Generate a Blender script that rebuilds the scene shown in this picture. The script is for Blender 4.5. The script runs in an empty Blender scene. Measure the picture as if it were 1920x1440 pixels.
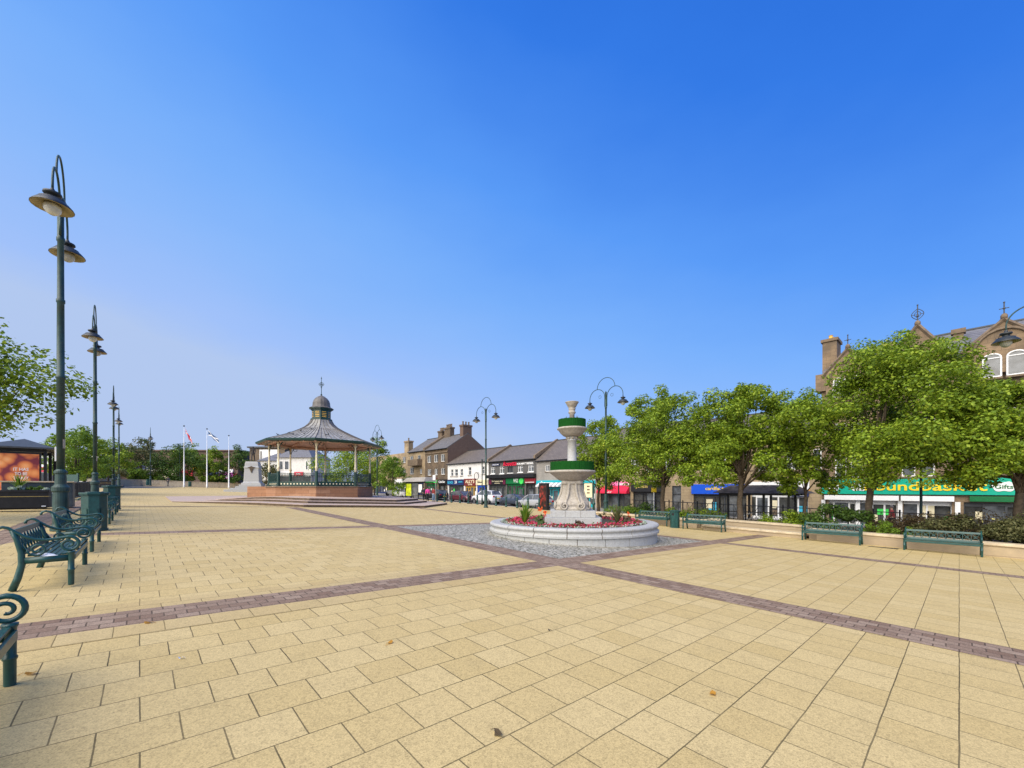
import bpy, math, random
from mathutils import Vector, Matrix
PI = math.pi
sc = bpy.context.scene
COL = sc.collection
rnd = random.Random(11)
# ---------------------------------------------------------------- place
F, CX, CY, EYE = 765.0, 960.0, 915.0, 1.6
GA, GB = -.04165, -.009
RX, RY = .7387, .6740                 # paving direction R (q axis); L (p axis) is (-RY, RX)
TH = math.atan2(RY, RX)
def gz(X, Y):
    t = GA*X + GB*Y
    if t > 2.3: t = 2.3 + (t-2.3)*.1
    if t < -1.7: t = -1.7 + (t+1.7)*.1
    return t
def W(p, q, h=0.0):
    X, Y = -RY*p + RX*q, RX*p + RY*q
    return Vector((X, Y, gz(X, Y)+h))
def at(x, y):                          # ground point seen at a photo pixel
    u, v = (x-CX)/F, (y-CY)/F
    Y = EYE/(v + GA*u + GB)
    return Vector((u*Y, Y, gz(u*Y, Y)))
def dp(x, Y):                          # ground point under a pixel column at a depth
    X = (x-CX)/F*Y
    return Vector((X, Y, gz(X, Y)))
def zat(y, Y): return EYE + (CY-y)/F*Y
def onq(x, q):                         # (p, Y) where pixel column x meets the vertical plane q
    u = (x-CX)/F
    p = (RX*q - u*RY*q)/(RY + u*RX)
    return p, RX*p + RY*q
# ---------------------------------------------------------------- materials
def new_mat(name):
    m = bpy.data.materials.new(name); m.use_nodes = True
    nt = m.node_tree; b = nt.nodes['Principled BSDF']
    return m, nt, b
def nd(nt, t, **kw):
    n = nt.nodes.new(t)
    for k, v in kw.items():
        if k in n.inputs: n.inputs[k].default_value = v
        else: setattr(n, k, v)
    return n
def c4(c): return (c[0], c[1], c[2], 1)
def mixc(nt, fac, a, b, mode='MIX'):
    n = nt.nodes.new('ShaderNodeMix'); n.data_type = 'RGBA'; n.blend_type = mode
    for s, v in ((0, fac), (6, a), (7, b)):
        if hasattr(v, 'links'): nt.links.new(v, n.inputs[s])
        elif s: n.inputs[s].default_value = c4(v)
        else: n.inputs[s].default_value = v
    return n.outputs[2]
def ramp(nt, src, stops):
    n = nt.nodes.new('ShaderNodeValToRGB'); e = n.color_ramp.elements
    while len(e) < len(stops): e.new(.5)
    for i, (t, c) in enumerate(stops):
        e[i].position = t; e[i].color = c4(c) if not isinstance(c, (int, float)) else (c, c, c, 1)
    nt.links.new(src, n.inputs[0]); return n.outputs[0]
def noise(nt, vec, scale, detail=4, rough=.6):
    n = nd(nt, 'ShaderNodeTexNoise', Scale=scale, Detail=detail, Roughness=rough)
    if vec is not None: nt.links.new(vec, n.inputs['Vector'])
    return n.outputs[0]
def ocoord(nt, which='Object'): return nt.nodes.new('ShaderNodeTexCoord').outputs[which]
def add_bump(nt, b, h, strength, dist=.02):
    n = nd(nt, 'ShaderNodeBump', Strength=strength, Distance=dist)
    nt.links.new(h, n.inputs['Height']); nt.links.new(n.outputs[0], b.inputs['Normal'])
def M(name, c, rough=.6, var=.18, scale=6, metal=0.0, bump=.0, dirt=None, spec=.4):
    m, nt, b = new_mat(name); o = ocoord(nt)
    f = noise(nt, o, scale, 5)
    lo = tuple(x*(1-var) for x in c); hi = tuple(min(1, x*(1+var)) for x in c)
    out = ramp(nt, f, [(.32, lo), (.68, hi)])
    if dirt:
        g = ramp(nt, noise(nt, o, scale*.35, 6, .7), [(.5, 0), (.72, 1)])
        mm = nd(nt, 'ShaderNodeMath', operation='MULTIPLY'); mm.inputs[1].default_value = .7
        nt.links.new(g, mm.inputs[0]); out = mixc(nt, mm.outputs[0], out, dirt)
    nt.links.new(out, b.inputs['Base Color'])
    b.inputs['Roughness'].default_value = rough; b.inputs['Metallic'].default_value = metal
    b.inputs['Specular IOR Level'].default_value = spec
    if bump: add_bump(nt, b, noise(nt, o, scale*6, 5), bump)
    return m
def wall_uv(nt):                       # (along the wall, up) from object coordinates
    s = nt.nodes.new('ShaderNodeSeparateXYZ'); nt.links.new(ocoord(nt), s.inputs[0])
    a = nd(nt, 'ShaderNodeMath', operation='ADD')
    nt.links.new(s.outputs[0], a.inputs[0]); nt.links.new(s.outputs[1], a.inputs[1])
    c = nt.nodes.new('ShaderNodeCombineXYZ')
    nt.links.new(a.outputs[0], c.inputs[0]); nt.links.new(s.outputs[2], c.inputs[1])
    return c.outputs[0]
def blocks(name, c1, c2, mort, w, h, soot=None, rough=.85, msize=.012, bump=.3):
    m, nt, b = new_mat(name); uv = wall_uv(nt)
    br = nd(nt, 'ShaderNodeTexBrick', Scale=1.0); br.inputs['Brick Width'].default_value = w
    br.inputs['Row Height'].default_value = h; br.inputs['Mortar Size'].default_value = msize
    br.inputs['Color1'].default_value = c4(c1); br.inputs['Color2'].default_value = c4(c2)
    br.inputs['Mortar'].default_value = c4(mort); nt.links.new(uv, br.inputs['Vector'])
    n = noise(nt, ocoord(nt), 3.0, 6, .7)
    out = mixc(nt, ramp(nt, n, [(.3, .0), (.75, .45)]), br.outputs[0], tuple(x*.55 for x in c1))
    if soot:
        out = mixc(nt, ramp(nt, noise(nt, ocoord(nt), .55, 5, .65), [(.4, 0), (.62, .9)]), out, soot)
    nt.links.new(out, b.inputs['Base Color']); b.inputs['Roughness'].default_value = rough
    add_bump(nt, b, noise(nt, ocoord(nt), 25, 4), bump)
    return m
def paving(name, cols, mort, w, h, speck, spots=True, msz=.0048, wear=1.0):
    """slabs in metres on the UV map: u = q, v = p"""
    m, nt, b = new_mat(name); uv = ocoord(nt, 'UV')
    br = nd(nt, 'ShaderNodeTexBrick', Scale=1.0); br.inputs['Brick Width'].default_value = w
    br.inputs['Row Height'].default_value = h; br.inputs['Mortar Size'].default_value = msz
    br.inputs['Mortar Smooth'].default_value = .12
    br.inputs['Color1'].default_value = c4(cols[0]); br.inputs['Color2'].default_value = c4(cols[1])
    br.inputs['Mortar'].default_value = c4(mort)
    wob = nd(nt, 'ShaderNodeTexNoise', Scale=2.3, Detail=2.0); nt.links.new(uv, wob.inputs['Vector'])
    sub = nd(nt, 'ShaderNodeVectorMath', operation='SUBTRACT'); nt.links.new(wob.outputs[1], sub.inputs[0]); sub.inputs[1].default_value = (.5, .5, .5)
    scl = nd(nt, 'ShaderNodeVectorMath', operation='SCALE'); nt.links.new(sub.outputs[0], scl.inputs[0]); scl.inputs['Scale'].default_value = .012
    addv = nd(nt, 'ShaderNodeVectorMath', operation='ADD'); nt.links.new(uv, addv.inputs[0]); nt.links.new(scl.outputs[0], addv.inputs[1])
    nt.links.new(addv.outputs[0], br.inputs['Vector'])
    # mossy or clean joints
    moss = ramp(nt, noise(nt, uv, 1.1, 5, .65), [(.42, mort), (.62, tuple(x*.8+.2*y for x, y in zip(mort, cols[0]))), (.75, (.03, .045, .008))])
    nt.links.new(moss, br.inputs['Mortar'])
    big = ramp(nt, noise(nt, uv, .45, 6, .68), [(.3, 0), (.7, 1)])
    out = mixc(nt, mixval(nt, big, .36), br.outputs[0], cols[2])
    streak = ramp(nt, noise(nt, uv, 3.2, 6, .75), [(.5, 0), (.78, .42*wear)])
    out = mixc(nt, streak, out, tuple(x*.62 for x in cols[1]))
    gr = ramp(nt, noise(nt, uv, 95, 3, .8), [(.34, .54), (.5, 1.0), (.68, 1.2)])
    out = mixc(nt, speck, out, gr, 'MULTIPLY')
    vo = nd(nt, 'ShaderNodeTexVoronoi', Scale=60.0); nt.links.new(uv, vo.inputs['Vector'])
    grit = ramp(nt, vo.outputs['Color'], [(.0, .72), (.5, 1.0), (1.0, 1.12)])
    out = mixc(nt, speck, out, grit, 'MULTIPLY')
    if spots:
        v2 = nd(nt, 'ShaderNodeTexVoronoi', Scale=.95); nt.links.new(uv, v2.inputs['Vector'])
        sp = ramp(nt, v2.outputs['Distance'], [(.0, 1), (.022, 1), (.030, 0)])
        out = mixc(nt, mixval(nt, sp, .55), out, (.11, .09, .06))
    nt.links.new(out, b.inputs['Base Color']); b.inputs['Roughness'].default_value = .82
    b.inputs['Specular IOR Level'].default_value = .25
    inv = nd(nt, 'ShaderNodeMath', operation='SUBTRACT'); inv.inputs[0].default_value = 1.0; nt.links.new(br.outputs['Fac'], inv.inputs[1])
    hh = nd(nt, 'ShaderNodeMath', operation='MULTIPLY_ADD'); nt.links.new(noise(nt, uv, 90, 3), hh.inputs[0]); hh.inputs[1].default_value = .18
    nt.links.new(inv.outputs[0], hh.inputs[2]); add_bump(nt, b, hh.outputs[0], .35, .01)
    return m
def mixval(nt, s, k):
    n = nd(nt, 'ShaderNodeMath', operation='MULTIPLY'); n.inputs[1].default_value = k
    nt.links.new(s, n.inputs[0]); return n.outputs[0]
def leafmat(name, stops, trans=.34):
    m, nt, b = new_mat(name)
    g = nt.nodes.new('ShaderNodeNewGeometry')
    f = nd(nt, 'ShaderNodeMath', operation='MULTIPLY_ADD'); f.inputs[1].default_value = .62
    nt.links.new(g.outputs['Random Per Island'], f.inputs[0])
    nn = mixval(nt, noise(nt, ocoord(nt), .8, 3), .38); nt.links.new(nn, f.inputs[2])
    c = ramp(nt, f.outputs[0], stops)
    nt.links.new(c, b.inputs['Base Color']); b.inputs['Roughness'].default_value = .55
    b.inputs['Specular IOR Level'].default_value = .3
    t = nt.nodes.new('ShaderNodeBsdfTranslucent'); nt.links.new(c, t.inputs[0])
    mx = nt.nodes.new('ShaderNodeMixShader'); mx.inputs[0].default_value = trans
    nt.links.new(b.outputs[0], mx.inputs[1]); nt.links.new(t.outputs[0], mx.inputs[2])
    nt.links.new(mx.outputs[0], nt.nodes['Material Output'].inputs[0])
    return m
def glassy(name, c, rough=.06):
    m, nt, b = new_mat(name); o = ocoord(nt)
    nt.links.new(ramp(nt, noise(nt, o, 1.3, 3), [(.35, tuple(x*.5 for x in c)), (.7, tuple(x*1.5 for x in c))]), b.inputs['Base Color'])
    b.inputs['Roughness'].default_value = rough; b.inputs['Specular IOR Level'].default_value = .6
    return m
def stripes(name, a, c, n, axis=0):
    m, nt, b = new_mat(name); s = nt.nodes.new('ShaderNodeSeparateXYZ'); nt.links.new(ocoord(nt), s.inputs[0])
    k = mixval(nt, s.outputs[axis], n); fr = nd(nt, 'ShaderNodeMath', operation='FRACT'); nt.links.new(k, fr.inputs[0])
    gt = nd(nt, 'ShaderNodeMath', operation='GREATER_THAN'); gt.inputs[1].default_value = .5; nt.links.new(fr.outputs[0], gt.inputs[0])
    nt.links.new(mixc(nt, gt.outputs[0], a, c), b.inputs['Base Color']); b.inputs['Roughness'].default_value = .7
    return m
K = {}
K['slab'] = paving('yellow_slab', ((.50, .376, .155), (.562, .437, .202), (.535, .418, .205)), (.036, .028, .008), .4, .4, .8)
K['slab_edge'] = paving('edge_slab', ((.46, .34, .145), (.50, .385, .18), (.47, .365, .18)), (.12, .09, .03), .4, .4, .7, False)
K['brickpave'] = paving('brick_paver', ((.19, .118, .078), (.34, .25, .178), (.26, .185, .125)), (.055, .038, .025), .21, .158, 1.0, False, .007)
K['steppave'] = paving('pink_step_stone', ((.44, .34, .275), (.51, .40, .325), (.46, .365, .295)), (.18, .13, .11), .6, .4, .5, False)
def cobbles():
    m, nt, b = new_mat('grey_setts'); uv = ocoord(nt, 'UV')
    vo = nd(nt, 'ShaderNodeTexVoronoi', Scale=8.5, feature='DISTANCE_TO_EDGE', Randomness=.75); nt.links.new(uv, vo.inputs['Vector'])
    v2 = nd(nt, 'ShaderNodeTexVoronoi', Scale=8.5, Randomness=.75); nt.links.new(uv, v2.inputs['Vector'])
    cell = ramp(nt, v2.outputs['Color'], [(0, (.27, .25, .19)), (.5, (.40, .375, .30)), (1, (.54, .51, .42))])
    edge = ramp(nt, vo.outputs[0], [(.02, 0), (.11, 1)])
    out = mixc(nt, edge, (.085, .082, .05), cell)
    nt.links.new(out, b.inputs['Base Color']); b.inputs['Roughness'].default_value = .7
    add_bump(nt, b, edge, .6, .02); return m
K['sett'] = cobbles()
K['asphalt'] = M('asphalt', (.085, .085, .088), .85, .25, 1.5, bump=.2)
K['pavement'] = M('grey_pavement', (.22, .21, .195), .85, .2, 2.0)
K['kerb'] = M('kerb_stone', (.30, .29, .27), .8)
K['earth'] = M('earth', (.10, .07, .045), .95, .4, 3, bump=.5)
K['green'] = M('teal_green_paint', (.010, .060, .055), .36, .28, 14, spec=.5, dirt=(.022, .075, .068))
K['dgreen'] = M('dark_green_paint', (.012, .045, .036), .4, .25, 8)
K['lampgreen'] = M('weathered_green_paint', (.022, .055, .05), .5, .35, 5, dirt=(.075, .08, .06))
K['lampdark'] = M('lamp_head_paint', (.022, .028, .032), .45, .3, 10)
K['shade_in'] = M('lamp_reflector', (.33, .27, .15), .5, .25, 6)
K['lampglass'] = glassy('lamp_glass', (.55, .55, .5), .1)
K['granite'] = M('pale_granite', (.385, .39, .378), .7, .16, 40, bump=.2, dirt=(.27, .25, .215))
K['granite2'] = M('weathered_granite', (.37, .335, .28), .75, .2, 14, bump=.25, dirt=(.22, .185, .135))
K['turf'] = M('artificial_turf', (.010, .068, .012), .95, .35, 60, bump=.6, spec=.05)
K['cream'] = M('cream_paint', (.74, .67, .45), .5, .1, 4, dirt=(.58, .47, .28))
K['lead'] = M('lead_roof', (.27, .265, .245), .5, .3, 2, dirt=(.135, .13, .115))
K['leaddark'] = M('dark_lead', (.12, .11, .10), .5, .3, 4, dirt=(.06, .055, .05))
K['seam'] = M('lead_seam', (.10, .085, .07), .6, .3, 3)
K['soffit'] = M('soffit_boards', (.62, .40, .29), .7, .2, 4, dirt=(.36, .21, .14))
K['redstone'] = blocks('red_sandstone', (.31, .150, .072), (.41, .225, .125), (.19, .10, .06), 1.1, .3)
K['sand'] = blocks('tan_sandstone', (.36, .27, .155), (.43, .33, .20), (.22, .17, .11), .6, .3, soot=(.20, .145, .09))
K['soot'] = blocks('sooty_sandstone', (.13, .09, .055), (.20, .14, .085), (.08, .06, .04), .6, .3, soot=(.07, .052, .036))
K['gothic'] = blocks('brown_sandstone', (.235, .158, .088), (.31, .215, .125), (.15, .105, .065), .55, .28, soot=(.115, .085, .055))
K['dress'] = M('dressed_stone', (.17, .125, .082), .8, .3, 5, dirt=(.085, .066, .046))
K['rubble'] = blocks('grey_rubble', (.30, .28, .25), (.37, .34, .30), (.2, .19, .17), .5, .25, soot=(.2, .19, .17))
K['brownbrick'] = blocks('brown_brick', (.13, .078, .055), (.16, .10, .07), (.1, .07, .05), .3, .1)
K['harl'] = M('white_harling', (.66, .65, .62), .9, .08, 4, dirt=(.45, .43, .40))
K['greyharl'] = M('grey_harling', (.095, .092, .088), .9, .15, 5)
K['wallstone'] = blocks('planter_sandstone', (.42, .33, .205), (.50, .40, .26), (.24, .185, .115), .9, .32, soot=(.30, .235, .155))
K['coping'] = M('coping_stone', (.50, .415, .285), .85, .18, 5, dirt=(.29, .23, .14), bump=.2)
def slate(name, c):
    return blocks(name, c, tuple(x*1.35 for x in c), tuple(x*.6 for x in c), .35, .22, rough=.6, msize=.02)
K['slate'] = slate('grey_slate', (.125, .115, .105))
K['slate2'] = slate('blue_slate', (.145, .145, .155))
K['tile'] = slate('brown_tile', (.125, .105, .088))
K['white'] = M('white_paint', (.78, .78, .76), .5, .05, 5)
K['glass'] = glassy('window_glass', (.10, .11, .12))
K['shopglass'] = glassy('shop_glass', (.06, .062, .06))
K['black'] = M('black_paint', (.012, .012, .014), .4, .3, 6)
K['darkgrey'] = M('dark_grey_paint', (.045, .05, .056), .5, .2, 6)
K['navy'] = M('navy_paint', (.012, .025, .10), .5)
K['blue'] = M('bright_blue_panel', (.005, .085, .60), .45, .06)
K['lblue'] = M('light_blue_panel', (.05, .42, .60), .5, .08)
K['teal'] = M('teal_panel', (.008, .34, .40), .5, .08)
K['sgreen'] = M('emerald_panel', (.0, .36, .235), .45, .06)
K['vgreen'] = M('deep_green_panel', (.0, .13, .035), .5, .15)
K['lime'] = M('lime_panel', (.06, .62, .10), .5)
K['red'] = M('red_panel', (.60, .012, .05), .5, .1)
K['dred'] = M('dark_red_panel', (.22, .012, .02), .5, .1)
K['maroon'] = M('maroon_panel', (.15, .02, .02), .5, .1)
K['plum'] = M('plum_panel', (.10, .006, .035), .5, .1)
K['pink'] = M('pink_paint', (.80, .16, .35), .5, .05)
K['yellow'] = M('yellow_paint', (.85, .60, .02), .5, .05)
K['ochre'] = M('ochre_paint', (.72, .42, .06), .5, .08)
K['purple'] = M('purple_panel', (.50, .08, .42), .5)
K['orange'] = M('orange_panel', (.85, .33, .02), .5)
K['gold'] = M('gold_letter', (.55, .40, .12), .5)
K['bark'] = M('bark', (.095, .072, .05), .95, .35, 9, bump=.8)
K['lid'] = M('planter_black', (.018, .017, .018), .55, .3, 5)
K['util'] = M('utility_box_paint', (.032, .05, .062), .5, .25, 4, dirt=(.1, .115, .12))
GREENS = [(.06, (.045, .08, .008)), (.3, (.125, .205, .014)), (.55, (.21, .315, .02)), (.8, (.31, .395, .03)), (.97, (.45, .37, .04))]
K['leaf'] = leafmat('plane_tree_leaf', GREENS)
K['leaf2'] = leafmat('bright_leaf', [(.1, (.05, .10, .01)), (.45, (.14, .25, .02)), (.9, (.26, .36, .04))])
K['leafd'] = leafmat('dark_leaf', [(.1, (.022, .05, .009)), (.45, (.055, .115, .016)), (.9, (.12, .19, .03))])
K['leafb'] = leafmat('bronze_leaf', [(.1, (.05, .025, .018)), (.5, (.12, .085, .045)), (.9, (.20, .17, .08))])
K['leafo'] = leafmat('olive_leaf', [(.1, (.045, .055, .02)), (.5, (.115, .125, .045)), (.9, (.21, .20, .085))])
K['leafa'] = leafmat('autumn_leaf', [(.1, (.30, .10, .015)), (.5, (.45, .22, .03)), (.9, (.6, .40, .05))])
K['flower'] = leafmat('begonia_flower', [(.1, (.38, .01, .03)), (.5, (.60, .03, .10)), (.9, (.72, .18, .25))])
K['broom'] = leafmat('pale_yellow_flower', [(.1, (.55, .50, .12)), (.9, (.75, .70, .25))])
K['silver'] = leafmat('silver_leaf', [(.1, (.25, .36, .24)), (.5, (.45, .55, .43)), (.9, (.62, .66, .55))])
K['canna'] = leafmat('canna_flower', [(.1, (.75, .08, .02)), (.9, (.85, .2, .04))])
# ---------------------------------------------------------------- mesh helper
class MB:
    def __init__(s): s.v = []; s.f = []; s.uv = None
    def box(s, x0, x1, y0, y1, z0, z1):
        n = len(s.v)
        s.v += [(x0, y0, z0), (x1, y0, z0), (x1, y1, z0), (x0, y1, z0), (x0, y0, z1), (x1, y0, z1), (x1, y1, z1), (x0, y1, z1)]
        s.f += [tuple(n+i for i in q) for q in ((3, 2, 1, 0), (4, 5, 6, 7), (0, 1, 5, 4), (1, 2, 6, 5), (2, 3, 7, 6), (3, 0, 4, 7))]
        return s
    def cbox(s, cx, cy, cz, sx, sy, sz): return s.box(cx-sx/2, cx+sx/2, cy-sy/2, cy+sy/2, cz-sz/2, cz+sz/2)
    def face(s, pts):
        n = len(s.v); s.v += [tuple(p) for p in pts]; s.f.append(tuple(range(n, n+len(pts)))); return s
    def pri(s, poly, z0, z1):
        n = len(s.v); k = len(poly)
        s.v += [(x, y, z0) for x, y in poly] + [(x, y, z1) for x, y in poly]
        s.f.append(tuple(n+k-1-i for i in range(k))); s.f.append(tuple(n+k+i for i in range(k)))
        for i in range(k):
            j = (i+1) % k; s.f.append((n+i, n+j, n+k+j, n+k+i))
        return s
    def ext(s, poly, y0, y1):           # polygon in XZ, counter-clockwise seen from -y
        n = len(s.v); k = len(poly)
        s.v += [(x, y0, z) for x, z in poly] + [(x, y1, z) for x, z in poly]
        s.f.append(tuple(n+i for i in range(k))); s.f.append(tuple(n+2*k-1-i for i in range(k)))
        for i in range(k):
            j = (i+1) % k; s.f.append((n+j, n+i, n+k+i, n+k+j))
        return s
    def tube(s, pts, r, n=8, caps=True, flat=1.0):
        pts = [Vector(p) for p in pts]; m = len(pts)
        rs = r if isinstance(r, (list, tuple)) else [r]*m
        base = len(s.v); up = None
        for i, p in enumerate(pts):
            d = (pts[min(i+1, m-1)] - pts[max(i-1, 0)])
            d = d.normalized() if d.length > 1e-9 else Vector((0, 0, 1))
            if up is None:
                a = Vector((1, 0, 0)) if abs(d.x) < .8 else Vector((0, 1, 0))
                up = (a - d*a.dot(d)).normalized()
            else:
                up = up - d*up.dot(d); up = up.normalized() if up.length > 1e-6 else d.orthogonal().normalized()
            w = d.cross(up)
            for k in range(n):
                t = 2*PI*k/n
                s.v.append(tuple(p + (up*math.cos(t)*flat + w*math.sin(t))*rs[i]))
        for i in range(m-1):
            for k in range(n):
                a, b = base+i*n+k, base+i*n+(k+1) % n
                s.f.append((a, b, b+n, a+n))
        if caps:
            s.f.append(tuple(base+n-1-k for k in range(n))); s.f.append(tuple(base+(m-1)*n+k for k in range(n)))
        return s
    def lathe(s, prof, n=24, c=(0, 0), ph=0.0, a0=0, a1=2*PI, cap=True):
        base = len(s.v); m = len(prof); full = abs(a1-a0-2*PI) < 1e-6; kk = n if full else n+1
        for r, z in prof:
            for k in range(kk):
                t = ph + a0 + (a1-a0)*k/n
                s.v.append((c[0]+r*math.cos(t), c[1]+r*math.sin(t), z))
        for i in range(m-1):
            for k in range(n):
                a, b = base+i*kk+k, base+i*kk+(k+1) % kk
                s.f.append((a, b, b+kk, a+kk))
        if full and cap:
            if prof[0][0] > 1e-4: s.f.append(tuple(base+n-1-k for k in range(n)))
            if prof[-1][0] > 1e-4: s.f.append(tuple(base+(m-1)*kk+k for k in range(n)))
        return s
    def ball(s, c, r, n=10, m=6, sz=1.0):
        return s.lathe([(max(1e-5, r*math.sin(PI*i/m)), c[2]-r*sz*math.cos(PI*i/m)) for i in range(m+1)], n, (c[0], c[1]))
    def obj(s, name, mat, parent=None, smooth=False, bevel=0.0, loc=None, rz=0.0, label=None):
        me = bpy.data.meshes.new(name); me.from_pydata(s.v, [], s.f); me.update()
        if s.uv:
            l = me.uv_layers.new(name='UVMap')
            for lp in me.loops: l.data[lp.index].uv = s.uv[lp.vertex_index]
        o = bpy.data.objects.new(name, me); COL.objects.link(o)
        me.materials.append(K[mat] if isinstance(mat, str) else mat)
        if parent: o.parent = parent
        if loc is not None: o.location = loc
        o.rotation_euler.z = rz
        if smooth:
            for p in me.polygons: p.use_smooth = True
        if bevel:
            b = o.modifiers.new('bevel', 'BEVEL'); b.width = bevel; b.segments = 2; b.limit_method = 'ANGLE'; b.angle_limit = .7
        if label: o['label'] = label
        return o
def tag(o, label, cat, group=None):
    o['label'] = label; o['category'] = cat
    if group: o['group'] = group
    return o
def thing(name, label, cat, loc=(0, 0, 0), rz=0.0, group=None):
    o = bpy.data.objects.new(name, None); COL.objects.link(o); o.empty_display_size = .2
    o.location = loc; o.rotation_euler.z = rz
    return tag(o, label, cat, group)
def struct(o, kind='structure'): o['kind'] = kind; return o
def dup(o, loc, rz=None, label=None, group=None, parent=None):
    c = o.copy(); COL.objects.link(c)
    if parent is not None: c.parent = parent
    else:
        c.location = loc
        if rz is not None: c.rotation_euler.z = rz
        if label: c['label'] = label
        if group: c['group'] = group
    for ch in list(o.children): dup(ch, None, parent=c)
    return c
def text(body, name, mat, parent, x0, x1, z0, z1, y, ext=.01, shear=0.0, fit=True):
    cu = bpy.data.curves.new('lettering', 'FONT'); cu.body = body; cu.size = 1.0; cu.extrude = ext; cu.shear = shear; cu.offset = .014
    cu.align_x = 'LEFT'; cu.space_line = .95; cu.resolution_u = 3
    t = bpy.data.objects.new('lettering', cu); COL.objects.link(t)
    bpy.context.view_layer.update()
    me = bpy.data.meshes.new_from_object(t.evaluated_get(bpy.context.evaluated_depsgraph_get()))
    bpy.data.objects.remove(t)
    xs = [v.co.x for v in me.vertices]; ys = [v.co.y for v in me.vertices]
    a, b, c, d = min(xs), max(xs), min(ys), max(ys)
    sx, sy = (x1-x0)/(b-a), (z1-z0)/(d-c)
    for v in me.vertices:
        px, py, pz = v.co
        v.co = (x0+(px-a)*sx, y-pz, z0+(py-c)*sy)
    me.materials.clear(); me.materials.append(K[mat])
    o = bpy.data.objects.new(name, me); COL.objects.link(o)
    if parent: o.parent = parent
    return o
# ---------------------------------------------------------------- camera, light, sky
cam = bpy.data.cameras.new('camera'); co = bpy.data.objects.new('camera', cam); COL.objects.link(co)
co.location = (0, 0, EYE); co.rotation_euler = (PI/2, 0, 0)
cam.sensor_width = 36; cam.lens = 36*F/1920; cam.shift_y = (CY-720)/1920
cam.clip_start = .05; cam.clip_end = 3000
sc.camera = co
SUN_EL, SUN_AZ = math.radians(41), math.radians(218)      # azimuth clockwise from +Y: behind and to the left
sl = bpy.data.lights.new('sun', 'SUN'); sl.energy = 4.5; sl.angle = math.radians(75); sl.color = (1, .90, .74)
so = bpy.data.objects.new('sun', sl); COL.objects.link(so)
sd = Vector((math.sin(SUN_AZ)*math.cos(SUN_EL), math.cos(SUN_AZ)*math.cos(SUN_EL), math.sin(SUN_EL)))
so.rotation_euler = sd.to_track_quat('Z', 'Y').to_euler(); so.location = sd*200
wd = bpy.data.worlds.new('World'); sc.world = wd; wd.use_nodes = True
nt = wd.node_tree; bg = nt.nodes['Background']
sky = nt.nodes.new('ShaderNodeTexSky'); sky.sky_type = 'NISHITA'; sky.sun_disc = False
sky.sun_elevation = SUN_EL; sky.sun_rotation = SUN_AZ; sky.altitude = 100; sky.air_density = 1.2; sky.ozone_density = 2.0
g = nt.nodes.new('ShaderNodeTexCoord').outputs['Generated']
sp = nt.nodes.new('ShaderNodeSeparateXYZ'); nt.links.new(g, sp.inputs[0])
tt = nd(nt, 'ShaderNodeMath', operation='MULTIPLY_ADD'); tt.inputs[1].default_value = .28
nt.links.new(sp.outputs[0], tt.inputs[0]); nt.links.new(sp.outputs[2], tt.inputs[2])
mp = nt.nodes.new('ShaderNodeMapping'); mp.inputs['Scale'].default_value = (1, 1, 2.4); nt.links.new(g, mp.inputs[0])
wisp = nd(nt, 'ShaderNodeMath', operation='MULTIPLY_ADD'); nt.links.new(noise(nt, mp.outputs[0], 2.1, 5, .55), wisp.inputs[0]); wisp.inputs[1].default_value = -.13
nt.links.new(tt.outputs[0], wisp.inputs[2]); w2_ = nd(nt, 'ShaderNodeMath', operation='ADD'); nt.links.new(wisp.outputs[0], w2_.inputs[0]); w2_.inputs[1].default_value = .065; tt = w2_
t2 = nd(nt, 'ShaderNodeMath', operation='MULTIPLY_ADD'); t2.inputs[1].default_value = .8; t2.inputs[2].default_value = .2
nt.links.new(tt.outputs[0], t2.inputs[0])
def lin(r, g_, b_): return tuple(((c/255+.055)/1.055)**2.4 if c > 10 else c/255/12.92 for c in (r, g_, b_))
SK = [(-.15, (178, 197, 234)), (.1, (177, 199, 238)), (.165, (160, 192, 248)), (.30, (138, 184, 250)), (.41, (120, 175, 250)), (.56, (88, 154, 246)), (.76, (49, 121, 229)), (.9, (33, 104, 214))]
hz = ramp(nt, t2.outputs[0], [(.2+.8*t, lin(*c)) for t, c in SK])
EXPO = .55
gain = nd(nt, 'ShaderNodeVectorMath', operation='SCALE'); nt.links.new(hz, gain.inputs[0]); gain.inputs['Scale'].default_value = 10.3/2**EXPO
nt.links.new(mixc(nt, .96, sky.outputs[0], gain.outputs[0]), bg.inputs[0]); bg.inputs[1].default_value = .1
sc.view_settings.view_transform = 'Standard'; sc.view_settings.look = 'None'; sc.view_settings.exposure = EXPO; sc.view_settings.gamma = 1
sc.cycles.max_bounces = 6; sc.cycles.transparent_max_bounces = 6; sc.cycles.use_denoising = True
# ---------------------------------------------------------------- ground
def strip(mb, p0, p1, q0, q1, h, turn=False):
    n = len(mb.v); uv = [(q0, p0), (q1, p0), (q1, p1), (q0, p1)]
    mb.v += [tuple(W(p, q, h)) for q, p in uv]; mb.uv = (mb.uv or []) + ([(b, a) for a, b in uv] if turn else uv)
    mb.f.append((n, n+1, n+2, n+3)); return mb
m = MB(); N = 46
ax = [(i-N/2)/(N/2) for i in range(N+1)]; ax = [math.copysign(abs(t)**1.7, t)*900 for t in ax]
for Y in ax:
    for X in ax: m.v.append((X, Y+150, gz(X, Y+150)-.22))
for j in range(N):
    for i in range(N):
        a = j*(N+1)+i; m.f.append((a, a+1, a+N+2, a+N+1))
struct(m.obj('ground', 'asphalt'))
struct(strip(MB(), -24, 106, -14, 29, 0).obj('plaza', 'slab'))
bands = MB(); H1 = .004
B_A, B_B, B_2, B_C = (5.98, 6.62), (6.83, 7.6), (15.2, 15.85), (15.9, 16.5)
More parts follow.
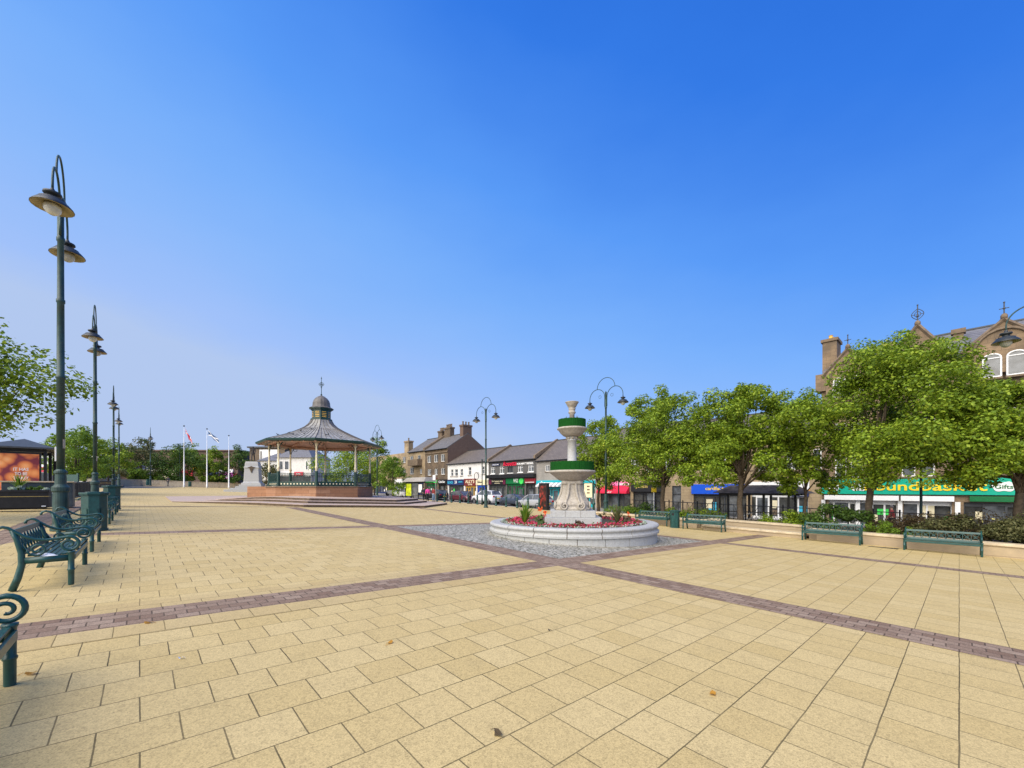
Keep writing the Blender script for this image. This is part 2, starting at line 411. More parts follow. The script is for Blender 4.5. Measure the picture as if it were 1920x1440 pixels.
strip(bands, *B_A, -2.0, B_C[1], H1); strip(bands, -24, B_A[0], *B_B, H1, True)
strip(bands, B_A[1], 29.0, *B_B, H1, True); strip(bands, *B_2, -2.0, B_B[0], H1); strip(bands, *B_2, B_B[1], B_C[0], H1)
strip(bands, -24, B_A[0], *B_C, H1, True); strip(bands, B_A[1], 29.2, *B_C, H1, True)
strip(bands, *B_A, B_C[1], 22.3, H1)
strip(bands, -24, 106, -2.0-.75, -1.28-.75+.0, H1, True)
strip(bands, 29.2, 29.6, -2.0, B_B[0], H1)
struct(bands.obj('brick_paving', 'brickpave'))
e = MB(); w = .4
for (a, b) in ((B_A[0]-w, B_A[0]), (B_A[1], B_A[1]+w)):
    strip(e, a, b, -1.9, B_B[0], H1)
strip(e, B_2[0]-w, B_2[0], -1.9, B_B[0], H1); strip(e, B_2[1], B_2[1]+w, -1.9, B_B[0], H1)
strip(e, B_A[0]-w, B_A[0], B_B[1], B_C[0], H1); 
struct(e.obj('edge_slabs', 'slab_edge'))
struct(strip(MB(), B_A[1], B_2[0], B_B[1], B_C[0], H1).obj('cobbled_paving', 'sett'))
k = MB()
for (a, b, q0, q1, h0, h1) in ((-24, 106, 29.0, 29.25, -.4, .015), (-24, 106, 34.0, 34.2, -.4, .03)):
    n = len(k.v)
    for p in (a, b):
        for q in (q0, q1):
            for h in (h0, h1): k.v.append(tuple(W(p, q, h)))
    k.f += [(n+1, n+3, n+7, n+5), (n, n+1, n+5, n+4), (n+2, n+6, n+7, n+3)]
struct(k.obj('kerb', 'kerb'))
struct(strip(MB(), -24, 106, 29.25, 34.0, -.10).obj('road', 'asphalt'))
mk = MB(); strip(mk, 20, 70, 29.5, 29.6, -.096)
for i in range(14): strip(mk, 8+i*6, 11+i*6, 31.6, 31.7, -.096)
struct(mk.obj('road_marking', 'white'))
struct(strip(MB(), -24, 106, 34.2, 39.0, .03).obj('pavement', 'pavement'))
# dark drain cover in front of the right-hand planter wall
c = at(1655, 1027); mb = MB().box(-.45, .45, -.1, .1, -.02, .012)
for i in range(8): mb.box(-.4+i*.105, -.34+i*.105, -.075, .075, .012, .017)
tag(mb.obj('drain_cover', 'lid', loc=c, rz=TH-PI/2), 'dark narrow drain cover lying in the slabs between the two right-hand benches', 'drain cover')
# ---------------------------------------------------------------- benches
def spiral(cy, cz, r0, r1, a0, a1, n=22):
    return [(0, cy+(r0+(r1-r0)*i/n)*math.cos(a0+(a1-a0)*i/n), cz+(r0+(r1-r0)*i/n)*math.sin(a0+(a1-a0)*i/n)) for i in range(n+1)]
def make_bench(label, group):
    t = thing('park_bench', label, 'bench', (0, 0, 0), 0, group)
    L = 1.94
    for x in (-L/2, L/2):
        e = MB()
        e.tube([(x, -.33, 0), (x, -.28, .16), (x, -.245, .34), (x, -.25, .5), (x, -.29, .68), (x, -.335, .80)], [.040, .038, .036, .033, .029, .022], 8)
        arm = [(0, -.47, .775), (0, -.475, .80), (0, -.455, .835), (0, -.41, .85), (0, -.365, .835), (0, -.30, .775), (0, -.22, .71), (0, -.13, .665), (0, -.03, .65), (0, .08, .665), (0, .17, .68)]
        sp = spiral(.185, .575, .108, .022, PI*.5, -PI*2.6, 34)
        e.tube([(x, b, c) for a, b, c in arm+sp], [.020]*len(arm)+[.021-.008*i/34 for i in range(35)], 8)
        s2 = [(x, -.25, .60), (x, -.21, .52)] + [(x, b, c) for a, b, c in spiral(-.11, .53, .095, .02, PI, PI*4.1, 28)]
        e.tube(s2, .014, 7)
        e.box(x-.022, x+.022, -.25, .20, .345, .43)
        e.obj('end_frame', 'green', t, True)
        l = MB(); l.lathe([(.030, 0), (.033, .02), (.034, .2), (.041, .21), (.041, .225), (.034, .235), (.036, .44), (.045, .455), (.045, .475)], 10, (x, .205))
        l.obj('leg', 'green', t, True)
    s = MB()
    for i in range(7):
        y = -.20 + i*.062; z = .425 + .012*math.cos(i*1.05)
        s.box(-L/2+.02, L/2-.02, y, y+.046, z, z+.022)
    s.box(-L/2+.02, L/2-.02, .222, .246, .355, .425)
    for x in (-.5, 0, .5): s.box(x-.02, x+.02, -.2, .22, .385, .42)
    s.obj('seat', 'green', t, bevel=.004)
    b = MB(); sl = -.12
    def bp(z): return -.262 - (z-.5)*.24
    for z0, z1 in ((.735, .80), (.455, .51)):
        n = len(b.v)
        for x in (-L/2+.02, L/2-.02):
            for z in (z0, z1):
                b.v += [(x, bp(z)-.012, z), (x, bp(z)+.016, z)]
        b.f += [(n+i for i in ())] if False else []
        b.f += [(n, n+2, n+6, n+4), (n+1, n+5, n+7, n+3), (n+2, n+3, n+7, n+6), (n, n+4, n+5, n+1), (n, n+1, n+3, n+2), (n+4, n+6, n+7, n+5)]
    kx = 9; dx = (L-.06)/kx
    for i in range(kx):
        xa, xb = -L/2+.03+i*dx, -L/2+.03+(i+1)*dx
        b.tube([(xa, bp(.51), .51), (xb, bp(.735), .735)], .009, 5); b.tube([(xb, bp(.51), .51), (xa, bp(.735), .735)], .009, 5)
        xm, zm = (xa+xb)/2, .62
        b.tube([(xm+.04*math.cos(a*PI/6), bp(zm+.04*math.sin(a*PI/6)), zm+.04*math.sin(a*PI/6)) for a in range(13)], .007, 5)
        b.tube([(xb, bp(.51), .51), (xb, bp(.735), .735)], .009, 5)
    b.obj('backrest', 'green', t)
    return t
GL = 'green benches along the left brick band'; GR = 'green benches in front of the right planter wall'
bench0 = make_bench('nearest green scroll-arm bench, cut off by the left edge, with only its right arm showing', GL)
def place_bench(p, q, rz, label, group, first=[True]):
    if first[0]:
        first[0] = False; bench0.location = W(p, q); bench0.rotation_euler.z = rz; bench0['label'] = label; return bench0
    return dup(bench0, W(p, q), rz, label, group)
RZL = TH - PI/2          # the bench front (+y) faces +q
for i, (p, lab) in enumerate(((3.80, 'nearest green scroll-arm bench, cut off by the left edge, one arm and leg showing'),
        (9.42, 'green bench seen end-on with a pale rag on its seat, second in the left row'),
        (12.80, 'green bench seen end-on, directly in front of the first tall litter bin'),
        (19.2, 'green bench mostly hidden behind the first tall green litter bin'),
        (23.6, 'green bench just before the second litter bin, farthest of the left row'))):
    place_bench(p, -.92, RZL, lab, GL)
for p, q, lab in ((12.0, 22.0, 'green bench left of the litter bin beside the fountain, backed by bright low shrubs'),
        (8.95, 21.6, 'green bench just right of the litter bin, in front of the stepped planter wall'),
        (3.68, 21.75, 'green bench by the dark green bush and orange leaf litter, second from the right'),
        (.44, 21.75, 'green bench at far right, standing before the big olive hedge')):
    place_bench(p, q, TH+PI/2, lab, GR)
rag = MB()
rag.lathe([(.0, .06), (.05, .055), (.085, .03), (.11, .004), (.12, 0)], 12); o = rag.obj('rag', 'white', loc=W(8.55, -.98, .447)); o.scale = (1.5, .7, .5)
tag(o, 'crumpled pale rag lying on the seat of the second left bench', 'rag')
# ---------------------------------------------------------------- litter bins
def make_bin(label, group):
    t = thing('litter_bin', label, 'litter bin', (0, 0, 0), 0, group)
    o8 = lambda r, ph=PI/8: [(r*math.cos(ph+k*PI/4), r*math.sin(ph+k*PI/4)) for k in range(8)]
    b = MB().pri(o8(.30), 0, .05); b.pri(o8(.275), .05, .97)
    for k in range(8):
        a = k*PI/4; x, y = .268*math.cos(a), .268*math.sin(a)
        ca, sa = math.cos(a), math.sin(a)
        b.face([(x-sa*u*.075+ca*d, y+ca*u*.075+sa*d, z) for u, z, d in ((-1, .12, .004), (1, .12, .004), (1, .62, .004), (-1, .62, .004))])
    b.obj('bin_body', 'green', t, bevel=.006)
    MB().pri(o8(.315), .97, 1.0).pri(o8(.33), 1.0, 1.05).pri(o8(.20), 1.05, 1.07).obj('lid', 'green', t, bevel=.008)
    for a in (PI,):
        ca, sa = math.cos(a), math.sin(a); r = .2585
        MB().face([(r*ca-sa*u*.08, r*sa+ca*u*.08, z) for u, z in ((-1, .76), (1, .76), (1, .90), (-1, .90))]).obj('opening', 'black', t)
    return t
GB_ = 'green octagonal litter bins'
b0 = make_bin('tall green litter bin with flared rim nearest the camera, between the left benches', GB_)
b0.location = W(16.6, -.95); b0.rotation_euler.z = TH; b0.scale = (1.02, 1.02, 1.03)
for loc, s, lab in ((W(26.5, -.95), (1.12, 1.12, 1.05), 'green litter bin at the end of the left bench row, behind the first bin'),
        (W(10.45, 21.55), (.88, .88, .9), 'green litter bin between two benches, right of the fountain'),
        (dp(278, 74), (1.2, 1.2, 1.0), 'distant green litter bin against the low wall, left of the walking person'),
        (dp(356, 79), (1, 1, .9), 'distant green litter bin between the first two flagpoles')):
    c = dup(b0, loc, TH, lab, GB_); c.scale = s
# ---------------------------------------------------------------- street lamps
def arc(c, r, a0, a1, n=14): return [(c[0]+r*math.cos(a0+(a1-a0)*i/n), 0, c[1]+r*math.sin(a0+(a1-a0)*i/n)) for i in range(n+1)]
HP = 9.15
def make_lamp(label, group):
    t = thing('street_lamp', label, 'street lamp', (0, 0, 0), 0, group)
    MB().lathe([(.21, 0), (.21, .10), (.175, .14), (.160, .18), (.155, 1.06), (.18, 1.10), (.185, 1.2), (.15, 1.24), (.118, 1.28), (.112, 1.56), (.135, 1.59), (.135, 1.64), (.085, 1.70)], 20).obj('base', 'lampgreen', t)
    MB().lathe([(.085, 1.68), (.083, 4.2), (.10, 4.22), (.10, 4.28), (.08, 4.3), (.074, 6.3), (.09, 6.32), (.09, 6.4), (.072, 6.42), (.066, 8.0), (.085, 8.02), (.085, 8.12), (.07, 8.14), (.066, HP), (.08, HP+.02), (.03, HP+.10), (0.001, HP+.16)], 14).obj('pole', 'lampgreen', t, True)
    MB().lathe([(.087, 2.28), (.0885, 2.29), (.0885, 2.52), (.087, 2.53)], 12, a0=-2.6, a1=-.2).obj('sticker', 'coping', t, True)
    R_ = .67; x0 = .10
    for s in (-1, 1):
        pts = [(s*x0, 0, HP-1.0), (s*x0, 0, HP-.30)] + [(s*(x0+R_)+s*p[0], 0, p[2]) for p in arc((0, HP-.30), R_, PI, 0, 18)] + [(s*(x0+2*R_), 0, HP-.5)]
        a = MB().tube(pts, .026, 7)
        a.tube([(s*(x0+.42)+.11*math.cos(k*PI/6), 0, HP-.22+.11*math.sin(k*PI/6)) for k in range(13)], .012, 5)
        a.tube([(s*x0, 0, HP-.9), (0, 0, HP-.9)], .02, 6); a.tube([(s*x0, 0, HP-.5), (0, 0, HP-.5)], .02, 6)
        a.obj('arm', 'lampgreen', t, True)
        z = HP-.5; cx = s*(x0+2*R_)
        h = MB().lathe([(.03, z+.06), (.05, z+.02), (.05, z-.03), (.165, z-.05), (.175, z-.09), (.15, z-.12), (.10, z-.13), (.10, z-.2), (.15, z-.21), (.25, z-.235), (.265, z-.275), (.30, z-.30), (.385, z-.40), (.39, z-.42)], 20, (cx, 0), cap=False)
        hd = h.obj('lamp_shade', 'lampdark', t, True)
        MB().lathe([(.382, z-.421), (.24, z-.375), (.22, z-.34), (.0, z-.335)], 20, (cx, 0), cap=False).obj('reflector', 'shade_in', hd, True)
        MB().lathe([(.155, z-.36), (.17, z-.42), (.155, z-.5), (.11, z-.57), (.05, z-.605), (.0, z-.61)], 14, (cx, 0)).obj('globe', 'lampglass', hd, True)
    MB().tube(arc((0, HP+.35), x0+R_, PI, 0, 20), .024, 7).obj('hoop', 'lampgreen', t, True)
    return t
G1 = 'twin-armed street lamps around the square'
lamp0 = make_lamp('', G1); RZA = TH + PI/2
def lampat(loc, lab, first=[True]):
    if first[0]:
        first[0] = False; lamp0.location = loc; lamp0.rotation_euler.z = RZA; lamp0['label'] = lab
    else: dup(lamp0, loc, RZA, lab, G1)
lampat(W(16.8, -1.62), 'tallest nearest street lamp at far left with two dish shades high against the sky')
lampat(W(30.0, -1.7), 'second street lamp from the left, behind the first green litter bin')
lampat(dp(213, 39.6), 'third street lamp from the left, thin and seen with shades overlapping')
lampat(dp(223, 51.6), 'fourth street lamp from the left, close behind the third one')
lampat(dp(282, 72), 'most distant street lamp on the left, in front of the yellowish tree')
lampat(dp(707, 58), 'street lamp behind the right side of the bandstand roof')
lampat(dp(911, 38), 'street lamp left of the fountain, in front of the parked white car')
lampat(dp(1136, 30), 'street lamp right of the fountain with twin swan-neck arms')
lampat(dp(2003, 14.8), 'street lamp cut by the right edge, one shade hanging before the gabled building')
for px, Y, h, lab in ((904, 45, 5.0, 'plain dark post behind the lamp left of the fountain'), (1160, 36, 6.0, 'thin dark post in front of the red awning'),
                      (1727, 21.5, 3.9, 'slim dark post with a small cap before the emerald shop sign'), (337, 84, 8.0, 'slim dark post before the cream panel far left')):
    MBt = MB().lathe([(.09, 0), (.09, .7), (.06, .75), (.055, h-.1), (.1, h-.06), (.1, h), (.0, h+.05)], 10)
    tag(MBt.obj('post', 'lampgreen', None, True, loc=dp(px, Y)), lab, 'post')
# ---------------------------------------------------------------- fountain
FC = Vector((2.32, 15.78, gz(2.27, 15.78))); fz0 = FC.z
ft = thing('fountain', 'tiered pale stone fountain planted with flowers, with two green-banded bowls', 'fountain', FC)
fz = -fz0                                      # local z of world zero
RR = 3.14
def ringblocks(prof, n, gap, ph, name, mat, sub=4):
    b = MB()
    for i in range(n):
        a0 = ph+2*PI*i/n+gap; a1 = ph+2*PI*(i+1)/n-gap
        base = len(b.v); k = len(prof)
        for j in range(sub+1):
            a = a0+(a1-a0)*j/sub
            for r, z in prof: b.v.append((r*math.cos(a), r*math.sin(a), z))
        for j in range(sub):
            for q in range(k):
                q2 = (q+1) % k; b.f.append((base+j*k+q, base+(j+1)*k+q, base+(j+1)*k+q2, base+j*k+q2))
        b.f.append(tuple(base+q for q in range(k))); b.f.append(tuple(base+sub*k+k-1-q for q in range(k)))
    return b.obj(name, mat, ft)
zt = .33+fz
ringblocks([(RR-.03, -.1), (RR-.03, zt-.335), (RR-.5, zt-.335), (RR-.5, -.1)], 22, .003, .05, 'basin_wall', 'granite')
ringblocks([(RR-.04, zt-.33), (RR+.035, zt-.32), (RR+.04, zt-.255), (RR+.0, zt-.225), (RR-.035, zt-.19), (RR-.03, zt-.15), (RR+.01, zt-.12), (RR+.03, zt-.085), (RR+.025, zt-.05), (RR-.01, zt-.015), (RR-.07, zt), (RR-.36, zt-.01), (RR-.40, zt-.06), (RR-.40, zt-.33)], 18, .0042, -.02, 'coping', 'granite')
MB().lathe([(RR-.06, -.1), (RR-.055, zt-.33), (RR+.015, zt-.31), (RR+.018, zt-.26), (RR-.02, zt-.225), (RR-.055, zt-.19), (RR-.05, zt-.15), (RR-.012, zt-.12), (RR+.008, zt-.085), (RR+.003, zt-.055), (RR-.03, zt-.03), (RR-.08, zt-.018), (RR-.34, zt-.03)], 72).obj('mortar', 'earth', ft)
MB().lathe([(RR-.45, zt-.4), (RR-.45, zt-.12), (1.0, zt-.04), (.0, zt-.03)], 40).obj('soil', 'earth', ft)
def sq(s, ch): a = s/2; return [(a, -a+ch), (a, a-ch), (a-ch, a), (-a+ch, a), (-a, a-ch), (-a, -a+ch), (-a+ch, -a), (a-ch, -a)]
def rotp(P, a): return [(x*math.cos(a)-y*math.sin(a), x*math.sin(a)+y*math.cos(a)) for x, y in P]
pz1, pz2, pz3 = .52+fz, .76+fz, 1.88+fz
PHI = math.radians(-6)
bl = MB(); bl.pri(rotp(sq(2.06, .06), PHI), zt-.2, pz1-.003); bl.pri(rotp(sq(1.66, .02), PHI), pz1, pz2)
bl.obj('plinth', 'granite', ft, bevel=.012)
g = MB()
for sx in (-.28, .28): g.cbox(sx, -.832, (pz1+pz2)/2, .008, .01, pz2-pz1)
g.v = [(x*math.cos(PHI)-y*math.sin(PHI), x*math.sin(PHI)+y*math.cos(PHI), z) for x, y, z in g.v]; g.obj('joint', 'earth', ft)
# pedestal: four-sided bell with scroll consoles at the corners
prof = [(.62, pz2), (.64, pz2+.06), (.60, pz2+.09), (.58, pz2+.14), (.60, pz2+.22), (.57, pz2+.32), (.48, pz2+.44), (.41, pz2+.58), (.37, pz2+.74), (.355, pz2+.9), (.355, pz2+.98), (.40, pz2+1.0), (.40, pz3)]
pb = MB(); base = 0
for r, z in prof:
    for x, y in rotp(sq(2*r, r*.25), PHI): pb.v.append((x, y, z))
for i in range(len(prof)-1):
    for kq in range(8):
        a, b_ = i*8+kq, i*8+(kq+1) % 8; pb.f.append((a, b_, b_+8, a+8))
pb.f.append(tuple(range((len(prof)-1)*8, len(prof)*8)))
pb.obj('pedestal', 'granite2', ft, bevel=.01)
for k4 in range(4):
    for s in (-1, 1):
        a = PHI + k4*PI/2 - PI/2
        sc_ = MB(); path = []
        d = .66
        for i in range(12):
            t_ = i/11; path.append((s*(.13+.17*t_**2.2), .37+.265*t_**1.8, pz2+1.0-.80*t_))
        cx, cz = s*.30, pz2+.17
        for i in range(1, 30):
            an = PI/2 - s*0 + i/29*3.2*PI
            r = .155*(1-i/36)
            path.append((cx + (s*math.cos(PI/2-i/29*3.2*PI))*r, d-.02+.03*i/29, cz + math.sin(PI/2-i/29*3.2*PI)*r))
        rot = Matrix.Rotation(a-PI/2, 3, 'Z')
        path = [rot @ Vector(p_) for p_ in path]
        sc_.tube(path, [.055-.0008*i for i in range(len(path))], 7)
        sc_.obj('scroll', 'granite2', ft, True)
def lz(*p): return [(r, z+fz) for r, z in p]
MB().lathe(lz((.40, 1.88), (.46, 1.885), (.50, 1.90), (.70, 2.06), (.84, 2.17), (.90, 2.20), (.905, 2.235), (.88, 2.27), (.80, 2.28), (.78, 2.22), (.0, 2.22)), 40).obj('lower_bowl', 'granite2', ft, True)
def ragged(r, z0, z1, n=160):
    b = MB()
    for i in range(n):
        a = 2*PI*i/n; dz = rnd.uniform(-.006, .006); dr = rnd.uniform(-.004, .004)
        for rr, zz in ((r-.04+dr, z0), (r+dr, z0), (r+dr*1.5, (z0+z1)/2), (r+dr, z1+dz), (r-.04, z1+dz)):
            b.v.append((rr*math.cos(a), rr*math.sin(a), zz))
    for i in range(n):
        j = (i+1) % n
        for q in range(4): b.f.append((i*5+q, j*5+q, j*5+q+1, i*5+q+1))
    return b
ragged(.835, 2.25+fz, 2.60+fz).obj('turf_band', 'turf', ft)
MB().lathe(lz((.79, 2.5), (.5, 2.56), (.0, 2.58)), 24).obj('soil', 'earth', ft)
MB().lathe(lz((.22, 2.5), (.22, 2.62), (.175, 2.66), (.172, 3.02), (.165, 3.42), (.19, 3.43), (.19, 3.46), (.17, 3.47), (.20, 3.58), (.23, 3.60)), 24).obj('column', 'granite', ft, True)
leafs = MB()
for i in range(8):
    a = i*PI/4
    leafs.ball((.195*math.cos(a), .195*math.sin(a), 3.53+fz), .05, 8, 5, 1.2)
leafs.obj('capital_carving', 'granite2', ft, True)
MB().lathe(lz((.22, 3.58), (.27, 3.585), (.33, 3.61), (.44, 3.71), (.52, 3.83), (.575, 3.86), (.58, 3.885), (.55, 3.92), (.50, 3.935), (.48, 3.9), (.0, 3.9)), 36).obj('upper_bowl', 'granite2', ft, True)
ragged(.525, 3.92+fz, 4.24+fz).obj('turf_band', 'turf', ft)
MB().lathe(lz((.49, 4.15), (.2, 4.2), (.0, 4.2)), 20).obj('soil', 'earth', ft)
MB().lathe(lz((.10, 4.15), (.095, 4.45), (.14, 4.5), (.145, 4.54), (.115, 4.56), (.12, 4.62), (.145, 4.66), (.12, 4.70), (.16, 4.73), (.20, 4.82), (.255, 4.9), (.265, 4.92), (.24, 4.93), (.2, 4.9), (.0, 4.87)), 24).obj('urn', 'granite2', ft, True)
# ---------------------------------------------------------------- foliage tools
def leaf_quad(b, c, s, nrm, tw, asp=.62):
    n = Vector(nrm).normalized(); u = n.orthogonal().normalized()
    u = u*math.cos(tw) + n.cross(u)*math.sin(tw); w_ = n.cross(u)
    k_ = len(b.v); c = Vector(c)
    b.v += [tuple(c-u*s*.5), tuple(c+w_*s*.5*asp+n*s*.06), tuple(c+u*s*.5), tuple(c-w_*s*.5*asp+n*s*.06)]
    b.f.append((k_, k_+1, k_+2, k_+3))
def rv(r): 
    while True:
        v = Vector((r.uniform(-1, 1), r.uniform(-1, 1), r.uniform(-1, 1)))
        if .02 < v.length < 1: return v
def foliage(b, clumps, n, size, r, up=.55):
    tot = sum(c[3]**2 for c in clumps)
    for cx, cy, cz, cr in clumps:
        for _ in range(int(n*cr*cr/tot)):
            d = rv(r); d = d.normalized()*(d.length**.55)*cr*r.uniform(.75, 1.15)
            leaf_quad(b, (cx+d.x, cy+d.y, cz+d.z*.72), size*r.uniform(.6, 1.35), d.normalized()*.6+Vector((0, 0, up))+rv(r)*.8, r.uniform(0, 6.28))
def tree(name, label, cat, loc, h, cr, c0, tr, n, size, seed, mat='leaf', group=None, ncl=34, lean=(0, 0), clr=(.24, .42), shell=.55, squash=1.0, nl=9):
    r = random.Random(seed); t = thing(name, label, cat, loc, 0, group)
    cz, ch = (c0+h)/2, (h-c0)/2
    cl = []; lobes = []; nl1 = max(11, ncl//4)
    for i in range(nl1):
        ph_ = i*2.39996+r.uniform(-.4, .4); zz = 1-2*(i+.5)/nl1 + r.uniform(-.12, .12); zz = max(-.95, min(.95, zz))
        rho = math.sqrt(1-zz*zz)
        if zz < 0: rho = rho+(.95-rho)*min(1, -zz*1.8)
        else: rho *= 1-(.34 if ncl > 60 else .18)*zz
        k_ = (r.uniform(.50, .70) if ncl < 60 else r.uniform(.60, .80))*(1 if i % 3 else .55)
        lr = cr*(r.uniform(.33, .48) if ncl < 60 else r.uniform(.25, .38))
        c = Vector((lean[0]+math.cos(ph_)*rho*cr*k_, lean[1]+math.sin(ph_)*rho*cr*k_*squash, cz+zz*max(.2, ch-lr*.72)))
        lobes.append((c.x, c.y, c.z, lr)); cl.append((c.x, c.y, c.z, lr*.62))
        for j in range(6):
            d = rv(r).normalized(); out = (c-Vector((lean[0], lean[1], cz))); out = out.normalized() if out.length > 1e-4 else d
            d = (d+out*.55+Vector((0, 0, .15))).normalized()
            q = c+d*lr*r.uniform(.62, .98); q.z = max(q.z, c0+.12*ch)
            cl.append((q.x, q.y, q.z, lr*r.uniform(.28, .50)))
    if ncl > 60:
        for i in range(9):
            d = rv(r); cl.append((lean[0]+d.x*cr*.5, lean[1]+d.y*cr*.5*squash, cz+d.z*ch*.5, cr*.27))
    lobes += cl[1:]
    tk = MB(); zt_ = c0+.35*(h-c0)
    tk.tube([(0, 0, -.15), (tr*.1, 0, .25*c0), (-tr*.2, tr*.2, c0*.6), (tr*.2, 0, c0), (lean[0]*.3, lean[1]*.3, zt_), (lean[0]*.6, lean[1]*.6, c0+.75*(h-c0))], [tr*1.35, tr, tr*.88, tr*.8, tr*.55, tr*.12], 9)
    for i, c in enumerate(lobes[:nl]):
        z0 = c0*r.uniform(.8, 1.02)+.15*(h-c0)*r.random()
        p0 = Vector((lean[0]*.2, lean[1]*.2, z0)); p1 = Vector(c[:3]); mid = p0.lerp(p1, .5)+Vector((0, 0, -.06*h*r.random()))+rv(r)*.1*cr
        tk.tube([p0, p0.lerp(mid, .5)+rv(r)*.04*cr, mid, mid.lerp(p1, .5)+rv(r)*.05*cr, p1], [tr*.42, tr*.34, tr*.24, tr*.16, tr*.05], 6)
    tk.obj('trunk', 'bark', t, True)
    b = MB(); foliage(b, cl, n, size, r); b.obj('crown', mat, t)
    return t
def shrub(label, loc, sx, sy, h, n, size, seed, mat='leaf2', name='shrub', cat='shrub', rz=0.0, group=None, ncl=14, up=.6):
    r = random.Random(seed); b = MB(); cl = []
    for i in range(ncl):
        x, y = r.uniform(-1, 1), r.uniform(-1, 1)
        k_ = min(1, max(.25, 1.25-.6*math.hypot(x, y)))
        rr = min(sx, sy, h)*r.uniform(.3, .5)
        cl.append((x*(sx-rr*.6), y*(sy-rr*.6), max(.6*rr, h*k_*r.uniform(.45, 1.0)-rr*.6), rr))
    foliage(b, cl, n, size, r, up)
    o = b.obj(name, mat, loc=loc, rz=rz)
    return tag(o, label, cat, group) if label else o
# flowers in the basin
r = random.Random(5); b = MB(); bw = MB(); bg_ = MB()
for i in range(3600):
    a = r.uniform(0, 2*PI); rr = RR-.55-abs(r.gauss(0, .38))
    if max(abs(rr*math.cos(a)), abs(rr*math.sin(a))) < 1.08: continue
    z = zt+fz0+r.uniform(-.05, .07)*(1 if rr < RR-.6 else .8); c = (FC.x+rr*math.cos(a), FC.y+rr*math.sin(a), z)
    leaf_quad(b if r.random() < .72 else bg_, c, r.uniform(.05, .10), rv(r)+Vector((0, -.2, .8)), r.uniform(0, 6), .9)
for i in range(1500):
    a = r.uniform(0, 2*PI); rr = RR-.42-r.random()**1.5*.22
    leaf_quad(bw, (FC.x+rr*math.cos(a), FC.y+rr*math.sin(a), zt+fz0+r.uniform(-.05, .045)), r.uniform(.04, .08), rv(r)+Vector((0, 0, .7)), r.uniform(0, 6), .6)
struct(b.obj('red_flowers', 'flower'), 'stuff'); struct(bg_.obj('flower_leaves', 'leafd'), 'stuff'); struct(bw.obj('silver_edging_plants', 'silver'), 'stuff')
def spiky(loc, h, n, seed, label, mat='leaf2', group='spiky plants in the flower beds', spread=.55):
    r = random.Random(seed); b = MB()
    for i in range(n):
        a = r.uniform(0, 2*PI); e = r.uniform(.1, 1.0)*spread; L_ = h*r.uniform(.7, 1.05); w_ = .022*h/.6*r.uniform(.7, 1.3)
        k_ = len(b.v); m_ = 5
        for j in range(m_+1):
            t_ = j/m_; x = L_*e*t_**1.4; z = L_*(1-.35*e)*t_ - .35*L_*e*t_*t_; ww = w_*(1-t_**2)+.002
            c = Vector((x*math.cos(a), x*math.sin(a), z)); s_ = Vector((-math.sin(a), math.cos(a), 0))*ww
            b.v += [tuple(c-s_), tuple(c+s_)]
        for j in range(m_): b.f.append((k_+2*j, k_+2*j+1, k_+2*j+3, k_+2*j+2))
    return tag(b.obj('spiky_plant', mat, loc=loc), label, 'plant', group)
def bedpt(x, Y, h=0.0): return Vector(((x-CX)/F*Y, Y, zt+fz0-.05+h))
spiky(bedpt(984, 14.4), .95, 60, 1, 'spiky green plant at the left side of the fountain flower bed')
spiky(bedpt(1157, 14.6), .85, 50, 2, 'loose spiky reddish-green plant at the right side of the fountain flower bed', 'leafo')
def canna(loc, h, seed, label, flowers, mat='leafd'):
    r = random.Random(seed); t = thing('canna_plant', label, 'plant', loc, 0, 'broad-leaved plants in the fountain bed')
    b = MB(); f = MB()
    for i in range(26):
        a = r.uniform(0, 6.28); z = r.uniform(.05, h*.8); d = r.uniform(.03, .16)
        leaf_quad(b, (d*math.cos(a), d*math.sin(a), z), r.uniform(.14, .24), (math.cos(a), math.sin(a), r.uniform(.1, .9)), r.uniform(0, 6), .55)
    b.obj('leaves', mat, t)
    if flowers:
        for cx, cz in flowers:
            for i in range(16): leaf_quad(f, (cx+r.gauss(0, .03), r.gauss(0, .03), cz+r.gauss(0, .05)), .08, rv(r), r.uniform(0, 6), .9)
        f.obj('blossom', 'canna', t)
    return t
canna(bedpt(1014, 13.9), .45, 3, 'dark-leaved plant with orange blossoms left of the fountain plinth', [(-.02, .60), (.14, .48)])
canna(bedpt(1086, 13.6), .26, 4, 'dark bronze-leaved plant in front of the fountain plinth', None, 'leafb')
canna(bedpt(1176, 15.0), .34, 6, 'dark bronze plant with pale flowers at the right rim of the fountain bed', [(.05, .34)], 'leafb')
shrub('rounded heather-like plant beside the street lamp right of the fountain', bedpt(1131, 17.3), .22, .22, .4, 160, .07, 8, 'leafo', 'bedding_plant', 'plant', ncl=5)
for x, z_, s_, sd_ in ((1062, 4.2, .16, 21), (1082, 4.2, .22, 22)):
    spiky(Vector(((x-CX)/F*15.7, 15.7, z_)), s_, 12, sd_, 'sparse weed sprouting in the upper green-banded bowl' if sd_ == 22 else 'tiny tuft of weed left of the urn in the upper bowl', 'leafo', None, .7)
# ---------------------------------------------------------------- bandstand
BC = Vector((-17.75, 38.0, 0)); ZP = .84
def octo(r, ph, n=8): return [(r*math.cos(ph+2*PI*k/n), r*math.sin(ph+2*PI*k/n)) for k in range(n)]
PHB = math.radians(-70)
st = thing('podium', 'wide low stepped podium of pinkish stone slabs around the bandstand', 'steps', (BC.x, BC.y, 0))
